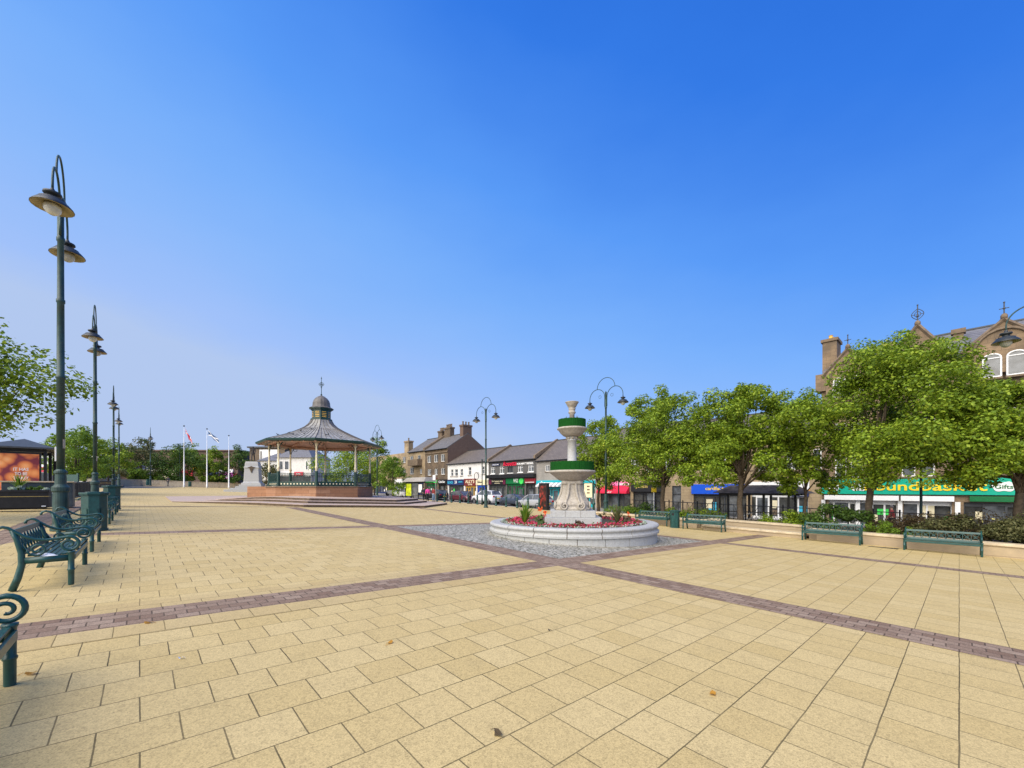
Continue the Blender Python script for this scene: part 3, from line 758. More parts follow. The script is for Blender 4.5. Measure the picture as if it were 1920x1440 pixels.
# centre of the steps in paving axes; octagon with sides along the paving
def podz(x, y, off):
    X, Y = BC.x+x, BC.y+y
    t = min(1, max(0, (X+24.0)/7.0)); return gz(X, Y)+.006+off*t*t*(3-2*t)
for r_, o_ in ((10.9, .17), (9.0, .335), (8.2, .52)):
    C = octo(r_/math.cos(PI/8), PI/8+TH); ring = []
    for k in range(8):
        for j in range(8):
            f = j/8; ring.append((C[k][0]*(1-f)+C[(k+1) % 8][0]*f, C[k][1]*(1-f)+C[(k+1) % 8][1]*f))
    n = len(ring); s = MB(); tr = MB(); tr.uv = []
    s.v = [(x*.997, y*.997, gz(BC.x+x, BC.y+y)-.4) for x, y in ring]+[(x*.997, y*.997, podz(x, y, o_)-.03) for x, y in ring]
    s.f = [(i, (i+1) % n, n+(i+1) % n, n+i) for i in range(n)]; s.obj('riser', 'dress', st)
    for sc_, dz in ((.997, -.031), (1.003, -.031), (1.003, 0), (.4, 0)):
        for x, y in ring: tr.v.append((x*sc_, y*sc_, podz(x*min(1, sc_), y*min(1, sc_), o_)+dz)); tr.uv.append((RX*x*sc_+RY*y*sc_, -RY*x*sc_+RX*y*sc_))
    for q in range(3): tr.f += [(q*n+i, q*n+(i+1) % n, (q+1)*n+(i+1) % n, (q+1)*n+i) for i in range(n)]
    tr.f.append(tuple(3*n+i for i in range(n))); tr.obj('tread', 'steppave', st)
bs = thing('bandstand', 'octagonal bandstand with cream columns, grey flared roof, cupola and finial', 'bandstand', (BC.x, BC.y, ZP))
RB = 4.4; ZB = .92
MB().pri(octo(RB+.12, PHB), -.45, ZB-.10).obj('base', 'redstone', bs)
MB().pri(octo(RB+.2, PHB), ZB-.10, ZB).obj('platform', 'dress', bs)
a = math.radians(175)
s = MB(); ca, sa = math.cos(a), math.sin(a)
def rot2(P): return [(x*ca-y*sa, x*sa+y*ca) for x, y in P]
for sg_ in (-1, 1): MB().pri(rot2([(3.9, sg_*1.43-.18), (6.1, sg_*1.43-.18), (6.1, sg_*1.43+.18), (3.9, sg_*1.43+.18)]), -.3, ZB-.02).obj('cheek_wall', 'redstone', bs)
s = MB()
for i in range(5): s.pri(rot2([(3.9, -1.25), (5.9-i*.35, -1.25), (5.9-i*.35, 1.25), (3.9, 1.25)]), -.3+i*.001, .17+i*.17)
s.obj('stair', 'steppave', bs)
V = octo(RB-.15, PHB); ZE = 4.78
for k, (x, y) in enumerate(V):
    c = MB().lathe([(.085, 1.15), (.085, 2.4), (.115, 2.45), (.115, 2.55), (.075, 2.6), (.065, ZE-.5), (.10, ZE-.42), (.13, ZE-.36), (.10, ZE-.3), (.08, ZE+.02)], 12, (x, y), 0)
    c.v = [(a_, b_, z+ZB-.92) for a_, b_, z in c.v]
    co_ = c.obj('column', 'cream', bs, True)
    MB().pri([(x+p*.13, y+q*.13) for p, q in octo(1, PHB)], ZB, ZB+1.25).pri([(x+p*.17, y+q*.17) for p, q in octo(1, PHB)], ZB, ZB+.2).obj('pedestal', 'dgreen', co_)
    for s_ in (-1, 1):
        x2, y2 = V[(k+s_) % 8]; d = Vector((x2-x, y2-y, 0)).normalized(); br = MB()
        br.tube([Vector((x, y, ZE-.75))+d*(.08+.75*(1-math.cos(t*PI/2)))+Vector((0, 0, .7*math.sin(t*PI/2))) for t in [i/10 for i in range(11)]], .03, 6)
        br.tube([Vector((x, y, ZE-.28))+d*(.42+.17*math.cos(i*PI/6))+Vector((0, 0, .17*math.sin(i*PI/6))) for i in range(13)], .022, 5)
        br.tube([Vector((x, y, ZE-.2))+d*(.20+.09*math.cos(i*PI/5))+Vector((0, 0, .09*math.sin(i*PI/5))) for i in range(11)], .018, 5)
        br.obj('bracket', 'dgreen', bs, True)
for k in range(8):
    if k == 5: continue                       # open side over the stair
    x, y = V[k]; x2, y2 = V[(k+1) % 8]; A, B = Vector((x, y, 0)), Vector((x2, y2, 0)); d = (B-A).normalized(); L_ = (B-A).length
    rl = MB(); dots = MB(); nrm = Vector((d.y, -d.x, 0))
    for z, rr in ((ZB+1.08, .032), (ZB+.96, .02), (ZB+.36, .02)): rl.tube([A+Vector((0, 0, z)), B+Vector((0, 0, z))], rr, 6)
    n = 26
    for i in range(1, n): rl.tube([A+d*(L_*i/n)+Vector((0, 0, ZB+.34)), A+d*(L_*i/n)+Vector((0, 0, ZB+1.07))], .014, 5)
    for s_ in (-1, 1): rl.face([A+nrm*.02*s_+Vector((0, 0, ZB+.03)), B+nrm*.02*s_+Vector((0, 0, ZB+.03)), B+nrm*.02*s_+Vector((0, 0, ZB+.35)), A+nrm*.02*s_+Vector((0, 0, ZB+.35))])
    for i in range(11):
        c = A+d*(.25+(L_-.5)*i/10)
        for s_ in (-1, 1): dots.face([c+nrm*.026*s_+d*(.065*math.cos(j*PI/4))+Vector((0, 0, ZB+.19+.065*math.sin(j*PI/4))) for j in range(8)])
    ro = rl.obj('railing', 'dgreen', bs); dots.obj('roundel', 'cream', ro)
# roof
rp = [(5.24, ZE+.02), (5.2, ZE+.06), (4.3, ZE+.34), (3.5, ZE+.62), (2.65, ZE+.98), (1.85, ZE+1.36), (1.4, ZE+1.62), (1.08, ZE+1.92), (.92, ZE+2.2), (.90, ZE+2.3)]
MB().lathe(rp, 8, ph=PHB, cap=False).obj('roof', 'lead', bs)
b = MB()
for k in range(8):
    a0 = PHB+k*PI/4; 
    for j in range(9):
        f = j/9 if j else 0; pts = []
        for r_, z in rp[1:]:
            p0 = Vector((r_*math.cos(a0), r_*math.sin(a0), z)); p1 = Vector((r_*math.cos(a0+PI/4), r_*math.sin(a0+PI/4), z))
            pts.append(p0.lerp(p1, f)+Vector((0, 0, .012)))
        if j % 2 == 0 or True: b.tube(pts if j in (0, 3, 6) else pts[:5], .035 if j == 0 else .022, 5)
b.obj('roof_seam', 'seam', bs)
MB().lathe([(4.6, ZE-.16), (5.2, ZE-.15), (5.32, ZE-.10), (5.35, ZE+.03), (5.3, ZE+.07), (5.15, ZE+.06)], 8, ph=PHB, cap=False).obj('gutter', 'dgreen', bs)
sf = MB().lathe([(5.2, ZE-.16), (4.4, ZE-.05), (4.3, ZE+.05), (2.4, ZE+.55), (.5, ZE+1.0)], 8, ph=PHB, cap=False)
for k in range(8):
    a0 = PHB+k*PI/4; p0 = Vector((5.15*math.cos(a0), 5.15*math.sin(a0), ZE-.17)); sf.tube([p0, Vector((4.3*math.cos(a0), 4.3*math.sin(a0), ZE-.05)), Vector((.6*math.cos(a0), .6*math.sin(a0), ZE+.92))], .07, 6)
    for f in (.25, .5, .75):
        a1 = a0+PI/4; q0 = Vector((5.15*math.cos(a0), 5.15*math.sin(a0), ZE-.18)).lerp(Vector((5.15*math.cos(a1), 5.15*math.sin(a1), ZE-.18)), f)
        q1 = Vector((4.35*math.cos(a0), 4.35*math.sin(a0), ZE-.07)).lerp(Vector((4.35*math.cos(a1), 4.35*math.sin(a1), ZE-.07)), f); sf.tube([q0, q1], .04, 5)
sf.obj('soffit', 'soffit', bs)
bm = MB()
for k in range(8):
    x, y = V[k]; x2, y2 = V[(k+1) % 8]; d = Vector((x2-x, y2-y, 0)); A = Vector((x, y, ZE-.08)); B = A+d
    bm.tube([A, B], .10, 4)
bm.obj('ring_beam', 'soffit', bs)
z0 = ZE+2.27
cu = thing_parent = MB().pri(octo(.92, PHB), z0-.02, z0+.12).pri(octo(.80, PHB), z0+.12, z0+1.0).pri(octo(.88, PHB), z0+.88, z0+.98).pri(octo(1.02, PHB), z0+.98, z0+1.10)
cup = cu.obj('cupola', 'dgreen', bs)
lv = MB()
for k in range(8):
    a0 = PHB+(k+.5)*PI/4; n = Vector((math.cos(a0), math.sin(a0), 0)); d = Vector((-n.y, n.x, 0)); R_ = .80*math.cos(PI/8)
    for i in range(4):
        z = z0+.24+i*.15
        lv.face([n*(R_+.02)+d*-.19+Vector((0, 0, z)), n*(R_+.02)+d*.19+Vector((0, 0, z)), n*(R_+.008)+d*.19+Vector((0, 0, z+.05)), n*(R_+.008)+d*-.19+Vector((0, 0, z+.05))])
lv.obj('louvre', 'ochre', cup)
MB().lathe([(1.06, z0+1.08), (1.03, z0+1.12), (.80, z0+1.22), (.76, z0+1.4), (.74, z0+1.62), (.66, z0+1.86), (.50, z0+2.06), (.28, z0+2.22), (.10, z0+2.3), (.05, z0+2.34)], 16, ph=PHB).obj('dome', 'leaddark', cup)
fi = MB().lathe([(.05, z0+2.3), (.09, z0+2.4), (.03, z0+2.48), (.028, z0+3.0), (.07, z0+3.05), (.028, z0+3.1), (.022, z0+3.85), (.05, z0+3.9), (.0, z0+4.1)], 8)
for k in range(4):
    a0 = k*PI/2
    fi.tube([(.24*math.sin(t*PI)*math.cos(a0), .24*math.sin(t*PI)*math.sin(a0), z0+3.15+.42*t) for t in [i/8 for i in range(9)]], .018, 5)
fi.tube([(-.24, 0, z0+3.36), (.24, 0, z0+3.36)], .016, 5); fi.tube([(0, -.24, z0+3.36), (0, .24, z0+3.36)], .016, 5)
fi.obj('finial', 'dgreen', bs)
for i, (a0, r_) in enumerate(((-110, 3.9), (-96, 4.6), (-84, 4.4), (-60, 4.5), (-57, 4.3), (-45, 5.0), (-100, 3.1), (-86, 2.4), (-130, 4.2))):
    a0 = math.radians(a0); r_ *= .9; z = ZP+ZE+.36+(4.2-r_)*.36
    o = MB().ball((0, 0, .09), .06, 8, 5, .8).ball((.075, 0, .15), .035, 6, 4).tube([(-.05, 0, .09), (-.17, 0, .06)], [.04, .012], 5).tube([(0, .02, .05), (0, .02, -.03)], .008, 4).obj('pigeon', 'darkgrey', loc=(BC.x+r_*math.cos(a0), BC.y+r_*math.sin(a0), z), rz=i*1.3)
    tag(o, 'small dark pigeon perched on the lead roof of the bandstand', 'pigeon', 'pigeons on the bandstand roof')
# ---------------------------------------------------------------- statue
SC = dp(474.5, 60); SC.z = 1.27
sg = thing('statue', 'dark bronze statue on a tall pale stone pedestal with steps, left of the bandstand', 'statue', SC, math.radians(20))
MB().box(-3.2, 1.6, -1.8, 1.8, -.6, .12).box(-2.5, 1.5, -1.6, 1.6, .12, .34).box(-1.9, 1.4, -1.45, 1.45, .34, .58).box(-1.5, 1.3, -1.3, 1.3, .58, .82).obj('step', 'granite', sg, bevel=.02)
pr = [(1.25, .82), (1.22, 1.05), (1.05, 1.12), (.98, 1.3), (.90, 3.1), (.95, 3.2), (.95, 3.42), (.86, 3.5), (.84, 3.95), (.78, 4.05), (.78, 4.2)]
pbm = MB()
for r_, z in pr:
    for x, y in sq(2*r_, .05): pbm.v.append((x, y, z))
for i in range(len(pr)-1):
    for q in range(8): pbm.f.append((i*8+q, i*8+(q+1) % 8, i*8+8+(q+1) % 8, i*8+8+q))
pbm.f.append(tuple(range(80, 88))); pbm.obj('pedestal', 'granite', sg)
MB().ext([(-.5, 3.3), (-.25, 3.2), (0, 2.5), (.25, 3.2), (.5, 3.3), (.2, 3.42), (0, 3.5), (-.2, 3.42)], -1.02, -.86).obj('emblem', 'bark', sg)
# ---------------------------------------------------------------- people
def body_mesh(name, joints, edges, radii, mat, parent, sub=1):
    me = bpy.data.meshes.new(name); keys = list(joints); ix = {k_: i for i, k_ in enumerate(keys)}
    me.from_pydata([joints[k_] for k_ in keys], [(ix[a], ix[b]) for a, b in edges], []); me.update()
    o = bpy.data.objects.new(name, me); COL.objects.link(o); me.materials.append(K[mat]); o.parent = parent
    sk = o.modifiers.new('skin', 'SKIN'); sk.use_smooth_shade = True
    for i, k_ in enumerate(keys):
        d = me.skin_vertices[0].data[i]; d.radius = radii[k_] if isinstance(radii[k_], tuple) else (radii[k_], radii[k_]); d.use_root = (i == 0)
    s = o.modifiers.new('subdivision', 'SUBSURF'); s.levels = sub; s.render_levels = sub
    return o
for nm, c in (('skin', (.48, .29, .20)), ('hair', (.03, .02, .015)), ('jeans', (.16, .24, .36)), ('bronze', (.035, .030, .028)), ('coat', (.05, .05, .055)), ('hotpink', (.80, .06, .36)), ('trousers', (.025, .025, .03)), ('redtop', (.22, .03, .03)), ('greytop', (.12, .11, .11)), ('camo', (.09, .09, .085)), ('shoe', (.03, .03, .03))):
    K[nm] = M(nm+'_cloth', c, .8, .2, 12)
def person(label, loc, rz, top='coat', legs='trousers', hair='hair', pose='stand', hgt=1.72, all_=None, parent=None, cat='person'):
    t = parent or thing('person', label, cat, loc, rz)
    k = hgt/1.72; sit = pose == 'sit'; st = {'walk': .17, 'stand': .03, 'sit': 0}[pose]; zh = .93 if not sit else .50
    J = {'pelvis': (0, 0, zh)}; dz = zh-.93
    J.update(waist=(0, .0, 1.08+dz), chest=(0, -.01, 1.28+dz), neck=(0, 0, 1.46+dz), head0=(0, .01, 1.54+dz), head=(0, .02, 1.62+dz), crown=(0, .01, 1.69+dz))
    E = [('pelvis', 'waist'), ('waist', 'chest'), ('chest', 'neck'), ('neck', 'head0'), ('head0', 'head'), ('head', 'crown')]
    Rd = dict(pelvis=(.125, .10), waist=(.12, .095), chest=(.15, .105), neck=.052, head0=.062, head=(.076, .092), crown=.05)
    for s, n in ((-1, 'l'), (1, 'r')):
        sw = s*st
        if sit: J.update({'hip'+n: (s*.095, .03, .50), 'knee'+n: (s*.13, .44, .50), 'ank'+n: (s*.13, .46, .09), 'toe'+n: (s*.13, .60, .035)})
        else: J.update({'hip'+n: (s*.09, 0, .88), 'knee'+n: (s*.095, sw*.75+.02, .49), 'ank'+n: (s*.095, sw*1.3-(.08 if s < 0 and st > .1 else 0), .09), 'toe'+n: (s*.10, sw*1.3+.13, .03)})
        J.update({'sho'+n: (s*.185, 0, 1.40+dz), 'elb'+n: (s*.24, -sw*.8+(.08 if sit else -.02), 1.13+dz), 'wri'+n: (s*.23, -sw*1.2+(.28 if sit else .05), (.92 if not sit else 1.08)+dz), 'hand'+n: (s*.22, -sw*1.3+(.36 if sit else .07), (.83 if not sit else 1.06)+dz)})
        E += [('pelvis', 'hip'+n), ('hip'+n, 'knee'+n), ('knee'+n, 'ank'+n), ('ank'+n, 'toe'+n), ('chest', 'sho'+n), ('sho'+n, 'elb'+n), ('elb'+n, 'wri'+n), ('wri'+n, 'hand'+n)]
        Rd.update({'hip'+n: .09, 'knee'+n: .058, 'ank'+n: .042, 'toe'+n: .035, 'sho'+n: .058, 'elb'+n: .043, 'wri'+n: .03, 'hand'+n: (.026, .042)})
    J = {a: tuple(c*k for c in b) for a, b in J.items()}; Rd = {a: (tuple(c*k for c in b) if isinstance(b, tuple) else b*k) for a, b in Rd.items()}
    body_mesh('figure' if all_ else 'body', J, E, Rd, all_ or 'skin', t)
    if all_: return t
    def sub(names, nm, mat, g):
        e = [(a, b) for a, b in E if a in names and b in names]
        body_mesh(nm, {n: J[n] for n in names}, e, {n: (tuple(c+g for c in Rd[n]) if isinstance(Rd[n], tuple) else Rd[n]+g) for n in names}, mat, t)
    sub(['pelvis', 'hipl', 'kneel', 'ankl', 'hipr', 'kneer', 'ankr'], 'trousers', legs, .016)
    sub(['chest', 'waist', 'pelvis', 'shol', 'elbl', 'wril', 'shor', 'elbr', 'wrir'], 'jacket', top, .022)
    h = J['head']; MB().lathe([(.088*k, h[2]-.02), (.098*k, h[2]+.03), (.09*k, h[2]+.08), (.055*k, h[2]+.125), (.0, h[2]+.135)], 10, (h[0], h[1]-.02)).obj('hair', hair, t, True)
    sh = MB()
    for n in 'lr':
        a, b = J['ank'+n], J['toe'+n]; sh.tube([(a[0], a[1]-.07, a[2]*.5), (a[0], (a[1]+b[1])/2, a[2]*.55), (b[0], b[1]+.05, b[2]+.005)], [.05*k, .05*k, .032*k], 7)
    sh.obj('shoe', 'shoe', t, True); return t
fg = person('', None, 0, pose='walk', hgt=2.35, all_='bronze', parent=sg)
for ch in sg.children:
    if ch.name.startswith('figure'): ch.location = (0, 0, 4.16); ch.rotation_euler.z = PI
person('person in grey clothes with a cap walking across the empty square, far left', at(315, 911.5), math.radians(250), 'camo', 'camo', 'coat', 'walk', 1.74)
# ---------------------------------------------------------------- flagpoles and flags
def flagmat(name, union):
    m, nt, b = new_mat(name); s = nt.nodes.new('ShaderNodeSeparateXYZ'); nt.links.new(ocoord(nt, 'UV'), s.inputs[0])
    def mth(op, a, c=None):
        n = nd(nt, 'ShaderNodeMath', operation=op)
        for i, v in enumerate((a, c)):
            if v is None: continue
            if isinstance(v, (int, float)): n.inputs[i].default_value = v
            else: nt.links.new(v, n.inputs[i])
        return n.outputs[0]
    u, v = s.outputs[0], s.outputs[1]
    d = mth('MINIMUM', mth('ABSOLUTE', mth('SUBTRACT', u, v)), mth('ABSOLUTE', mth('SUBTRACT', mth('ADD', u, v), 1.0)))
    out = mixc(nt, mth('LESS_THAN', d, .12), (.01, .035, .16) if union else (.02, .07, .17), (.75, .75, .75))
    if union:
        out = mixc(nt, mth('LESS_THAN', d, .05), out, (.55, .02, .04))
        cr = mth('MINIMUM', mth('ABSOLUTE', mth('SUBTRACT', u, .5)), mth('ABSOLUTE', mth('SUBTRACT', v, .5)))
        out = mixc(nt, mth('LESS_THAN', cr, .19), out, (.75, .75, .75)); out = mixc(nt, mth('LESS_THAN', cr, .13), out, (.55, .02, .04))
    nt.links.new(out, b.inputs['Base Color']); b.inputs['Roughness'].default_value = .8; return m
def flag(loc, dx, drop, wdt, mat, label):
    b = MB(); n, k = 14, 6; b.uv = []
    for i in range(n+1):
        for j in range(k+1):
            u, v = i/n, j/k
            b.v.append((dx*u+.08*math.sin(6*u+3*v), .16*math.sin(9*u+2*v)*u, -drop*u**1.1-wdt*(1-v)*(1-.35*u)+.05*math.sin(8*u))); b.uv.append((u, v))
    for i in range(n):
        for j in range(k):
            a = i*(k+1)+j; b.f.append((a, a+k+1, a+k+2, a+1))
    return tag(b.obj('flag', mat, None, True, loc=loc), label, 'flag')
fpl = thing('flagpole', '', 'flagpole', (0, 0, 0), 0, 'white flagpoles by the far low wall')
MB().lathe([(.15, -.3), (.15, .35), (.115, .4), (.10, 4), (.06, 6.5), (.022, 11.2)], 10).obj('pole', 'white', fpl, True)
MB().ball((0, 0, 11.3), .14, 8, 6).obj('ball_finial', 'darkgrey', fpl, True)
for i, (px, Y, z, lab) in enumerate(((345, 76, 1, 'white flagpole flying the red, white and blue flag, left of the other two'), (388, 79, 1, 'middle white flagpole flying the dark blue flag'), (429, 82, .93, 'bare white flagpole without a flag, nearest the statue'))):
    o = fpl if i == 0 else dup(fpl, (0, 0, 0))
    o.location = dp(px, Y); o['label'] = lab; o.scale = (1, 1, z)
l = dp(346, 75.9); flag((l.x+.12, l.y, l.z+10.9), 1.35, 2.6, .95, flagmat('union_flag', True), 'red, white and blue flag hanging limp and slanting from the left flagpole')
l = dp(389, 78.9); flag((l.x+.12, l.y, l.z+11.0), 2.1, 1.9, .95, flagmat('saltire_flag', False), 'dark blue flag with a pale diagonal cross drooping from the middle flagpole')
# ---------------------------------------------------------------- left side: planter box, utility box, shelter with poster
pb = thing('planter_box', 'black planter box with a thin gold stripe, filled with low flowers, far left', 'planter', W(26.2, -3.7, .02), TH)
w_, d_ = 1.72, .62
MB().box(-w_/2, w_/2, -d_/2, d_/2, .06, .78).box(-w_/2-.02, w_/2+.02, -d_/2-.02, d_/2+.02, .70, .80).box(-w_/2+.1, w_/2-.1, -d_/2+.1, d_/2-.1, 0, .06).obj('box', 'lid', pb, bevel=.01)
MB().box(-w_/2-.004, w_/2+.004, -d_/2-.004, d_/2+.004, .52, .54).obj('gold_stripe', 'gold', pb)
c = MB()
for sx in (-1, 1): c.cbox(sx*(w_/2-.14), -d_/2-.003, .12, .12, .012, .05)
c.obj('bracket', 'white', pb)
l = W(26.2, -3.7, .80); spiky(l, .85, 34, 9, 'spiky grass plant standing in the black planter box', 'leaf2', None, .6)
shrub('pale flowers and low green plants filling the black planter box', l, .84, .28, .2, 1100, .06, 10, 'silver', 'bedding_plants', 'plants', TH, None, 12)
shrub('clump of low bright green foliage at the right of the black planter box', W(26.25, -3.2, .80), .3, .25, .24, 260, .08, 12, 'leaf2', 'bedding_plants', 'plants', TH, None, 6)
ub = thing('utility_box', 'dark blue-grey utility cabinet with pale scuffs behind the black planter', 'cabinet', W(28.2, -3.35), TH)
MB().box(-1.05, 1.05, -.45, .45, 0, 1.12).obj('cabinet', 'util', ub, bevel=.015)
MB().box(-1.1, 1.1, -.5, .5, 1.12, 1.18).obj('top', 'coping', ub, bevel=.01)
s = MB()
for x in (-.35, .36): s.cbox(x, -.452, .56, .012, .006, 1.0)
s.obj('door_seam', 'black', ub)
s = MB()
for x, z in ((.1, .78), (.45, .66), (.25, .42), (-.5, .7)): s.face([(x-.05, -.4545, z-.03), (x+.04, -.4545, z-.04), (x+.06, -.4545, z+.04), (x-.02, -.4545, z+.05)])
s.obj('sticker', 'white', ub)
o = dup(pb, at(122, 935), TH, 'low brown-black planter box with a gold stripe behind the tallest lamp post'); o.scale = (.5, .6, .75)
o = dup(pb, dp(192, 52), TH, 'distant dark planter box by the low wall beside the second lamp'); 
ks = thing('advert_shelter', 'black open shelter with a pyramid roof and an orange food poster at far left', 'shelter', W(37.1, -5.2), TH)
kw, kl = 2.0, 3.7
p = MB()
for x in (-kw/2, kw/2):
    for y in (0, kl/2, kl): p.cbox(x, y, 1.5, .13, .13, 3.0)
p.box(-kw/2, kw/2, -.05, .05, 2.75, 3.0); p.box(-kw/2, kw/2, kl-.05, kl+.05, 2.75, 3.0)
for x in (-kw/2, kw/2): p.box(x-.05, x+.05, .05, kl-.05, 2.82, 3.0)
p.obj('post', 'black', ks)
rf = MB(); ov = .42
A = [(-kw/2-ov, -ov, 3.02), (kw/2+ov, -ov, 3.02), (kw/2+ov, kl+ov, 3.02), (-kw/2-ov, kl+ov, 3.02)]; T1, T2 = (0, 1.4, 3.62), (0, kl-1.4, 3.62)
rf.face([A[0], A[1], T1]); rf.face([A[1], A[2], T2, T1]); rf.face([A[2], A[3], T2]); rf.face([A[3], A[0], T1, T2]); rf.face(A[::-1])
rf.box(-kw/2-ov-.02, kw/2+ov+.02, -ov-.02, kl+ov+.02, 2.93, 3.016); rf.obj('roof', 'darkgrey', ks)
MB().box(-.84, .84, -.10, .06, .3, 2.72).obj('poster_case', 'black', ks)
m, nt, b = new_mat('orange_poster'); o = ocoord(nt)
vo = nd(nt, 'ShaderNodeTexVoronoi', Scale=2.1, Randomness=.9); nt.links.new(o, vo.inputs['Vector'])
cc = ramp(nt, vo.outputs['Distance'], [(.0, (1, .56, .28)), (.3, (.92, .38, .12)), (.55, (.70, .20, .06)), (.74, (.22, .035, .05))])
v2 = nd(nt, 'ShaderNodeTexVoronoi', Scale=2.1, Randomness=.9); nt.links.new(o, v2.inputs['Vector'])
nt.links.new(mixc(nt, .45, cc, ramp(nt, v2.outputs['Color'], [(0, (.7, .5, .45)), (1, (1, 1, .9))]), 'MULTIPLY'), b.inputs['Base Color']); b.inputs['Roughness'].default_value = .35
po = MB().box(-.77, .77, -.112, -.10, .42, 2.62).obj('poster', m, ks)
for i, ln in enumerate(('IT HAS', 'TO BE', 'TOAST')): text(ln, 'lettering', 'white', po, -.22+.05*(i == 1), .36-.05*(i == 1), 1.62-i*.26, 1.80-i*.26, -.114, .003)
# park rail, sign on the pole, low walls
lp = MB().cbox(0, 0, 0, .26, .02, .38).obj('notice_plate', 'white', loc=W(16.5, -1.62, 2.1)+Vector((.06, -.14, 0)), rz=math.radians(-40))
tag(lp, 'small white notice plate fixed to the nearest street lamp', 'notice')
fn = thing('railing', 'black metal railing with thin bars under the small left trees', 'railing', (0, 0, 0))
pts = [dp(103, 27), dp(139, 26), dp(172, 31), dp(176, 37)]; fb = MB()
for a, b_ in zip(pts, pts[1:]):
    n = max(4, int((b_-a).length/.14))
    for z in (.1, 1.0): fb.tube([a+Vector((0, 0, z)), b_+Vector((0, 0, z))], .022, 5)
    for i in range(n+1): fb.tube([a.lerp(b_, i/n)+Vector((0, 0, .02)), a.lerp(b_, i/n)+Vector((0, 0, 1.05))], .012 if i % 8 else .03, 5)
fb.obj('bars', 'black', fn)
gp = MB().box(-.55, .55, -.03, .03, .35, 1.5).box(-.6, -.5, -.05, .05, 0, 1.6).box(.5, .6, -.05, .05, 0, 1.6).obj('panel', 'green', loc=dp(131, 31), rz=.1)
tag(gp, 'teal green metal panel standing behind the left railing', 'panel')
def lowwall(label, pts, h, th, mat='wallstone', cop=.10):
    t = thing('low_wall', label, 'wall', pts[0]); o0 = pts[0]
    w_, c_ = MB(), MB()
    L_ = []
    for i, p in enumerate(pts):
        d = (pts[min(i+1, len(pts)-1)]-pts[max(i-1, 0)]); d.z = 0; d.normalize(); L_.append((p-o0, Vector((-d.y, d.x, 0))))
    for b, off, z0, z1 in ((w_, th/2, -.5, h-cop), (c_, th/2+.05, h-cop, h)):
        for p, nn in L_:
            for s_, z in ((-1, z0), (1, z0), (1, z1), (-1, z1)): b.v.append(tuple(p+nn*off*s_+Vector((0, 0, z))))
        for i in range(len(L_)-1):
            for q in range(4):
                q2 = (q+1) % 4; b.f.append((i*4+q, i*4+q2, i*4+4+q2, i*4+4+q))
        n = (len(L_)-1)*4; b.f += [(3, 2, 1, 0), (n, n+1, n+2, n+3)]
    w_.obj('wall', mat, t); c_.obj('coping', 'coping', t, bevel=.015); return t
lowwall('low sandstone wall across the far left end of the square', [dp(x, Y) for x, Y in ((168, 58), (230, 72), (262, 78), (300, 80), (345, 82), (390, 85), (430, 88), (470, 92), (520, 96))], .95, .5, 'coping')
r = random.Random(77)
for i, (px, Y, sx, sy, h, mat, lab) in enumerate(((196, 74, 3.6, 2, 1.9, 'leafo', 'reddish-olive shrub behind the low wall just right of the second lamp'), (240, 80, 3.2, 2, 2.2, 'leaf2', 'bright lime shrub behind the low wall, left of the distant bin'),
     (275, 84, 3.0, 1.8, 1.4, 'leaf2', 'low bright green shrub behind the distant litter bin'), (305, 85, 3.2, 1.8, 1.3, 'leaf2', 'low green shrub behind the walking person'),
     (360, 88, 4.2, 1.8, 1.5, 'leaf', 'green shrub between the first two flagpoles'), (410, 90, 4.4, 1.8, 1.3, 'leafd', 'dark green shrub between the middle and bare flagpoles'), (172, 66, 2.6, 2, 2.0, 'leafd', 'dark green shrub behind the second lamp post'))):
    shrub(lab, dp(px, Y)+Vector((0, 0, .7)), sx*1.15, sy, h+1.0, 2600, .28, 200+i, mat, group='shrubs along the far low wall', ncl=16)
TL = 'trees at the far left end of the square'
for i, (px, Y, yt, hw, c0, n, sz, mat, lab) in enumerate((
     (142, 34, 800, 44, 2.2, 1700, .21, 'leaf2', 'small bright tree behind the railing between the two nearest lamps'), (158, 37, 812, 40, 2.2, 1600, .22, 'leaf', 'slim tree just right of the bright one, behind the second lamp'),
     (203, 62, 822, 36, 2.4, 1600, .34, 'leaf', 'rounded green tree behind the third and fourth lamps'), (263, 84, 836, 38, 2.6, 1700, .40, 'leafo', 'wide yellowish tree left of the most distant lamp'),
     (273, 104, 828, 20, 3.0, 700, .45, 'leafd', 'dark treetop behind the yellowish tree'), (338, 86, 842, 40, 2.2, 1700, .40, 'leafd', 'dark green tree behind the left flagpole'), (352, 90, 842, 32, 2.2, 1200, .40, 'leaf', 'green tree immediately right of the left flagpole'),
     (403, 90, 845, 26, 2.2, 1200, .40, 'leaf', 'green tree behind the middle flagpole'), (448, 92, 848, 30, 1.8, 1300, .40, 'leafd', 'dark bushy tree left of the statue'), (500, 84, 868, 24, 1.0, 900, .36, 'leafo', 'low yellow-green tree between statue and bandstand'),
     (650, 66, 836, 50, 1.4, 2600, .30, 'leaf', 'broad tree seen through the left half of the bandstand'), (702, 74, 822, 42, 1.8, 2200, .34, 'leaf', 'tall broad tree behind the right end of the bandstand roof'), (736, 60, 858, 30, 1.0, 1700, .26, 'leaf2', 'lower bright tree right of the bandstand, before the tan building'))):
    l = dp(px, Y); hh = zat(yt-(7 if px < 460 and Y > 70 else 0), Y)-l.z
    tree('tree', lab, 'tree', l, hh, hw/F*Y*1.3, c0*.45, .14, int(n*3.6), sz*.85, 300+i, mat, TL, ncl=30, clr=(.30, .5), shell=.35, nl=5)
